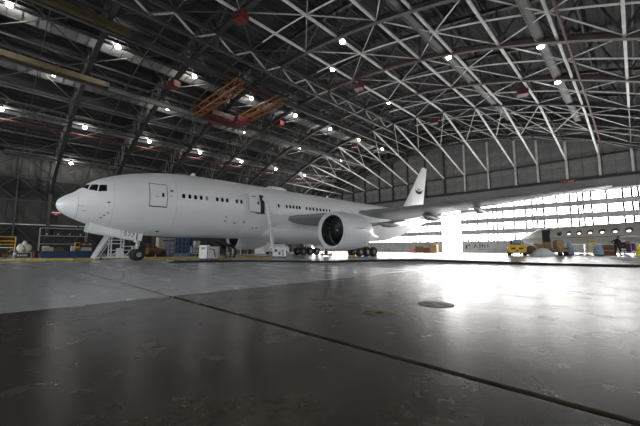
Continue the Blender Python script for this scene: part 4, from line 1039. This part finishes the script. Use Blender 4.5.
def cabin_seat(u, d, turn, lab, mk, cover=None):
    t = bthing('cabin_seat', lab, 'seat', u, d, turn, 'removed cabin seats')
    MB().bx(-.32, .32, -.3, .32, .38, .54).build('cushion', mk, t); MB().box((0, .32, .88), (.6, .16, .8), rx=-.15).build('backrest', mk, t); MB().box((0, .42, 1.33), (.4, .14, .22), rx=-.15).build('headrest', mk, t)
    for x in (-.38, .38): MB().bx(x-.06, x+.06, -.3, .34, .3, .72).build('armrest', mk, t)
    for x in (-.25, .25): MB().bx(x-.04, x+.04, -.25, .3, 0, .38).build('leg', 'steel_dark', t)
    if cover: MB().box((0, -.05, .57), (.5, .45, .05)).build('folded_cloth', cover, t)
cabin_seat(22.47, 30.7, -.3, 'brown cabin seat with a folded white cloth beside the tarpaulin heap', 'brown', 'white')
cabin_seat(22.1, 29.3, .5, 'brown cabin seat without a cloth left of the tall blue bag', 'cardboard')
def bag(u, d, h, w, lab):
    t = bthing('blue_bag', lab, 'bag', u, d, 0, 'blue wrapped bundles'); mb = MB(); rings = []
    for q, k in ((0, .9), (.12, 1.0), (.4, .95), (.65, .75), (.85, .5), (.96, .22), (1, .05)):
        rings.append([(w*k*math.cos(2*PI*j/18)*(1+.07*math.sin(4*2*PI*j/18+q*6)), w*.8*k*math.sin(2*PI*j/18), h*q) for j in range(18)])
    mb.loft(rings); mb.build('wrapping', 'blue_bag', t, True); MB().lathe([(w*.36, h*.9), (w*.38, h*.92), (w*.36, h*.94)], n=14).build('tie', 'white', t)
    MB().lathe([(w*1.05, 0), (w*1.08, .08), (w*1.0, .1)], n=16).build('skirt', 'black', t)
bag(23.56, 30.4, 1.42, .3, 'tall blue wrapped bundle right of the brown cabin seats')
bag(25.6, 29.6, 1.12, .34, 'shorter blue wrapped bundle right of the yellow ladder')
t = bthing('floor_sheet', 'white sheet with black tools lying on the floor behind the ladder', 'sheet', 24.4, 30.0)
MB().bx(-.6, .6, -.4, .4, 0, .03).build('sheet', 'white', t); MB().bx(-.25, .05, -.1, .1, .03, .16).build('tool', 'black', t); MB().bx(.2, .5, -.2, -.05, .03, .12).build('tool', 'black', t); MB().tube([(-.5, .1, .05), (-.3, .2, .05), (-.1, .1, .05)], .02, 5).build('tool', 'black', t)
t = bthing('step_ladder', 'yellow step ladder standing below the small jet windows', 'ladder', 26.4, 31.3, .3)
for x in (-.25, .25): MB().beam((x, -.35, 0), (x*.7, 0, 1.75), .06).build('rail', 'yellow', t); MB().beam((x, .4, 0), (x*.7, .02, 1.75), .05).build('rail', 'yellow', t)
for k in range(6): MB().box((0, -.31+k*.055, .25+k*.27), (.46-k*.02, .1, .04)).build('tread', 'yellow_dark', t)
MB().bx(-.2, .2, -.1, .1, 1.73, 1.79).build('top_cap', 'brown', t)
t = bthing('swivel_chair', 'black swivel chair right of the standing person', 'chair', 28.35, 30.0, .2)
MB().bx(-.26, .26, -.25, .25, .45, .55).build('seat', 'black', t); MB().box((0, .25, .95), (.44, .08, .6), rx=-.1).build('backrest', 'black', t); MB().tube([(0, 0, .08), (0, 0, .46)], .035, 8).build('column', 'steel_dark', t)
for k in range(5): MB().beam((0, 0, .12), (.3*math.cos(k*1.2566), .3*math.sin(k*1.2566), .05), .05).build('foot', 'black', t)
for x in (-.3, .3): MB().tube([(x*.8, .1, .5), (x, .05, .72), (x, -.2, .72)], .03, 6).build('armrest', 'black', t)
t = bthing('draped_trolley', 'trolley hung with purple cloths beside the yellow cone', 'trolley', 29.35, 30.5, .1)
for x in (-.35, .35):
    for y in (-.25, .25): MB().beam((x, y, .1), (x, y, 1.15), .04).build('post', 'metal', t)
for z in (.2, .65, 1.1): MB().bx(-.37, .37, -.27, .27, z, z+.03).build('shelf', 'metal', t)
MB().bx(-.34, .0, -.31, -.275, .25, 1.12).build('cloth', 'purple', t); MB().bx(.05, .34, -.31, -.275, .45, 1.12).build('cloth', 'purple', t); MB().blob((-.1, 0, 1.25), (.2, .18, .14), 10, 7).build('bundle', 'pink', t, True); on_wheels(t, (-.33, .33), (-.22, .22), .06)
t = bthing('warning_cone', 'bright yellow warning cone at the right edge', 'cone', 28.95, 29.3)
MB().lathe([(.2, .04), (.17, .12), (.06, 1.05), (.04, 1.1), (.001, 1.1)], n=18).build('cone', 'lime', t, True); MB().bx(-.24, .24, -.24, .24, 0, .05).build('foot', 'lime', t); MB().lathe([(.145, .4), (.12, .58)], n=18).build('band', 'yellow', t)

# standing person in dark clothes
def person():
    t = bthing('person', 'person in dark clothes standing with one elbow out and leaning forward', 'person', 27.15, 29.4, .5)
    J = {'pel': (0, 0, .95, .15, .12), 'sp': (-.03, -.03, 1.15, .145, .11), 'ch': (-.05, -.08, 1.36, .17, .115), 'nk': (-.03, -.12, 1.50, .065, .065), 'nk2': (0, -.15, 1.56, .06, .06),
         'hl': (-.11, 0, .88, .105, .105), 'kl': (-.16, -.05, .50, .075, .075), 'al': (-.20, .04, .10, .05, .05), 'tl': (-.21, -.14, .04, .045, .035),
         'hr': (.11, 0, .88, .105, .105), 'kr': (.16, -.10, .50, .075, .075), 'ar': (.19, .0, .10, .05, .05), 'tr': (.21, -.18, .04, .045, .035),
         'sl': (-.22, -.07, 1.40, .075, .075), 'el': (-.44, .05, 1.22, .052, .052), 'wl': (-.24, -.08, 1.03, .038, .035),
         'sr': (.15, -.10, 1.40, .075, .075), 'er': (.25, -.12, 1.13, .052, .052), 'wr': (.22, -.30, .95, .038, .035)}
    E_ = [('pel', 'sp'), ('sp', 'ch'), ('ch', 'nk'), ('nk', 'nk2'), ('pel', 'hl'), ('hl', 'kl'), ('kl', 'al'), ('al', 'tl'), ('pel', 'hr'), ('hr', 'kr'), ('kr', 'ar'), ('ar', 'tr'),
          ('ch', 'sl'), ('sl', 'el'), ('el', 'wl'), ('ch', 'sr'), ('sr', 'er'), ('er', 'wr')]
    def skin(name, J, E_, m, root, parent):
        keys = list(J); me = bpy.data.meshes.new(name); me.from_pydata([J[k][:3] for k in keys], [(keys.index(a), keys.index(b)) for a, b in E_], []); me.materials.append(M[m])
        o = put(name, me, parent); mo = o.modifiers.new('skin', 'SKIN'); mo.use_smooth_shade = True
        for i, k in enumerate(keys):
            sv = me.skin_vertices[0].data[i]; sv.radius = J[k][3:5]; sv.use_root = (k == root)
        o.modifiers.new('sub', 'SUBSURF').levels = 1; o.modifiers['sub'].render_levels = 2
        return o
    skin('body', J, E_, 'cloth_black', 'pel', t)
    for nm, w, dirv in (('hand', Vector(J['wl'][:3]), Vector((.07, -.05, -.05))), ('hand', Vector(J['wr'][:3]), Vector((-.01, -.09, -.05)))):
        d = dirv.normalized(); side = d.cross(Vector((0, 0, 1))).normalized(); HJ = {'w': (*w, .028, .022), 'p': (*(w+d*.05), .036, .018)}; HE = [('w', 'p')]
        for q, ln in enumerate((.065, .078, .074, .058)):
            b0 = w+d*.085+side*(.028-.019*q); c0 = b0+d*ln*.55; e0 = c0+d*ln*.35+Vector((0, 0, -.02))
            HJ['b%d' % q] = (*b0, .010, .010); HJ['c%d' % q] = (*c0, .009, .009); HJ['e%d' % q] = (*e0, .008, .008); HE += [('p', 'b%d' % q), ('b%d' % q, 'c%d' % q), ('c%d' % q, 'e%d' % q)]
        tb = w+d*.03+side*.045; te_ = tb+d*.045+side*.012; HJ['t'] = (*tb, .011, .011); HJ['u'] = (*te_, .009, .009); HE += [('p', 't'), ('t', 'u')]
        skin(nm, HJ, HE, 'skin', 'w', t)
    hd = MB(); hc = (.02, -.18, 1.655)
    hd.blob(hc, (.076, .095, .118), 16, 12); head = hd.build('head', 'skin', t, True)
    MB().blob((hc[0], hc[1]-.098, hc[2]-.012), (.014, .022, .022), 8, 6).build('nose', 'skin', head, True)
    for x in (-.03, .03): MB().blob((hc[0]+x, hc[1]-.083, hc[2]+.012), (.011, .01, .007), 8, 6).build('eye', 'black', head, True)
    for x in (-.077, .077): MB().blob((hc[0]+x, hc[1]+.005, hc[2]), (.012, .022, .032), 8, 6).build('ear', 'skin', head, True)
    MB().bx(hc[0]-.022, hc[0]+.022, hc[1]-.092, hc[1]-.082, hc[2]-.052, hc[2]-.045).build('mouth', 'red_dark', head)
    MB().blob((hc[0], hc[1]+.018, hc[2]+.03), (.084, .096, .105), 14, 10).build('hair', 'hair', t, True)
    for x, y in ((-.21, -.06), (.21, -.10)): MB().blob((x, y, .045), (.05, .14, .055), 12, 8, 0, 0).build('shoe', 'black', t, True)
person()

# ------------------------------------------------------------------ the small business jet (local: y = aft, +x = camera side)
gx, gy = bay(0, 0)
JR = -2.2925
A0 = Vector((-.84, 49.06)); U0 = Vector((.75, -.66)).normalized()
nose = A0-U0*16.55
g = thing('business_jet', 'cream business jet with oval windows parked at the right', 'airplane', (nose.x, nose.y, .42), JR)
GF = [(0, 2.0, 2.0, 0, 2.0), (.1, 2.16, 1.86, .2, 2.0), (.4, 2.32, 1.7, .42, 2.0), (1.0, 2.53, 1.5, .66, 2.02), (1.8, 2.74, 1.33, .88, 2.08), (2.6, 2.98, 1.23, 1.0, 2.15), (3.4, 3.28, 1.17, 1.1, 2.22),
      (4.4, 3.48, 1.14, 1.17, 2.3), (6, 3.53, 1.13, 1.19, 2.33), (19, 3.53, 1.13, 1.19, 2.33), (23, 3.5, 1.55, .95, 2.5), (26, 3.4, 2.2, .5, 2.8), (27.5, 3.25, 2.7, .15, 2.95)]
def gsec(s): return [cubic(GF, s, k) for k in (1, 2, 3, 4)]
def gpt(s, th, k=1):
    zt, zb, w, zw = gsec(s); sn = math.sin(th); return (w*k*math.cos(th), s, zw+k*sn*((zt-zw) if sn > 0 else (zw-zb)))
def gside(s, z, off=0):
    zt, zb, w, zw = gsec(s); q = (z-zw)/((zt-zw) if z > zw else (zw-zb)); return w*math.sqrt(max(0, 1-q*q))+off
mb = MB(); mb.loft([[gpt(s, 2*PI*k/36) for k in range(36)] for s in (.004, .05, .15, .3, .5, .75, 1, 1.4, 1.8, 2.2, 2.6, 3, 3.4, 3.9, 4.4, 5.2, 6, 9, 12, 15, 17, 19, 21, 23, 24.5, 26, 27, 27.5)]); mb.build('fuselage', 'jet_cream', g, True)
def gpoly(pts_, name, m, parent, off):
    c = (sum(p[0] for p in pts_)/len(pts_), sum(p[1] for p in pts_)/len(pts_)); n = len(pts_)
    return MB().add([(gside(s, z, off), s, z) for s, z in pts_]+[(gside(*c, off), *c)], [(k, (k+1) % n, n) for k in range(n)]).build(name, m, parent)
for i in range(8):
    s = 16.55-i*1.52; z = 2.58
    if s < 8: continue
    w = gpoly([(s+.44*math.cos(2*PI*k/18), z+.02+.30*math.sin(2*PI*k/18)) for k in range(18)], 'window_surround', 'jet_stripe', g, .012)
    gpoly([(s+.05+.26*math.cos(2*PI*k/18), z-.09+.12*math.sin(2*PI*k/18)) for k in range(18)], 'window_glass', 'window_glow' if i < 5 else 'glass_dark', w, .022)
for i in (-1, -2): 
    s = 16.55-i*1.52; w = gpoly([(s+.44*math.cos(2*PI*k/18), 2.6+.30*math.sin(2*PI*k/18)) for k in range(18)], 'window_surround', 'jet_stripe', g, .012); gpoly([(s+.26*math.cos(2*PI*k/18), 2.5+.13*math.sin(2*PI*k/18)) for k in range(18)], 'window_glass', 'window_glow', w, .022)
gd = MB().bx(1.12, 1.24, 6.0, 7.3, 1.55, 3.22).build('open_doorway', 'cloth_black', g)
MB().bx(1.1, 1.26, 5.94, 7.36, 1.47, 1.55).build('door_sill', 'steel_dark', gd)
for s0, s1, z0, z1 in ((2.75, 3.3, 2.72, 3.05), (3.4, 3.9, 2.75, 3.2)): gpoly([(s0, z0), (s1, z0+.03), (s1-.06, z1), (s0+.2, z1-.1)], 'cockpit_window', 'glass_dark', g, .012)
MB().tube([(gside(s, 2.02, .01), s, 2.02) for s in [1.5+i*1.2 for i in range(18)]], .03, 5).build('trim_stripe', 'jet_stripe', g)
for sx in (1, -1):
    mb = MB(); rings = []
    for l, a, b, z in ((.4, 16.6, 22.2, 1.32), (1.5, 17.4, 22.4, 1.36), (4, 19.6, 23.2, 1.55), (6.4, 21.9, 24.2, 1.72), (6.6, 22.4, 24.2, 1.75)):
        th = .05*(b-a); rings.append([(sx*l, a+u*(b-a), z+v*th) for u, v in [(0, 0), (.05, .55), (.2, .95), (.4, 1), (.7, .6), (1, .03), (1, -.03), (.7, -.5), (.4, -.7), (.2, -.7), (.05, -.5)]])
    mb.loft(rings); mb.build('wing', 'white', g, True)
    MB().lathe([(.5, 20.7), (.66, 20.5), (.74, 20.9), (.76, 22.0), (.66, 23.7), (.5, 24.7), (.45, 24.3)], (sx*1.95, 0, 3.0), 'y', 24).build('engine', 'jet_cream', g, True)
    MB().bx(sx*1.0-.35, sx*1.0+.35, 21.4, 23.4, 2.95, 3.12).build('engine_pylon', 'jet_cream', g)
    leg_ = MB().tube([(sx*2.1, 16.6, .35), (sx*2.1, 16.5, 1.35)], .09, 8).build('main_gear', 'hub', g)
    for q in (-.18, .18): MB().lathe([(.001, -.1), (.2, -.12), (.40, -.1), (.40, .1), (.001, .1)], (sx*2.1+q, 16.6, .40), 'x', 16).build('wheel', 'rubber', leg_)
nl = MB().tube([(0, 3.0, .28), (0, 3.1, 1.3)], .06, 8).build('nose_gear', 'hub', g)
for q in (-.14, .14): MB().lathe([(.001, -.07), (.15, -.09), (.28, -.07), (.28, .07), (.001, .07)], (q, 3.0, .28), 'x', 14).build('wheel', 'rubber', nl)
mb = MB(); rings = []
for z, a, b in ((3.2, 21.5, 26.5), (5.0, 23.6, 27.3), (7.2, 26.0, 28.4)):
    th = .05*(b-a); rings.append([(v*th, a+u*(b-a), z) for u, v in [(0, 0), (.2, 1), (.6, .8), (1, .03), (1, -.03), (.6, -.8), (.2, -1)]])
mb.loft(rings); mb.build('fin', 'jet_cream', g, True)
MB().add([(-4.6, 28.2, 7.25), (0, 26.0, 7.15), (4.6, 28.2, 7.25), (4.6, 29.2, 7.25), (0, 28.6, 7.15), (-4.6, 29.2, 7.25), (0, 26.8, 7.32), (0, 28.0, 7.32)], [(0, 1, 6), (1, 2, 6), (2, 3, 7, 6), (3, 4, 7), (4, 5, 7), (5, 0, 6, 7), (0, 5, 4, 1), (1, 4, 3, 2)]).build('tailplane', 'jet_cream', g)
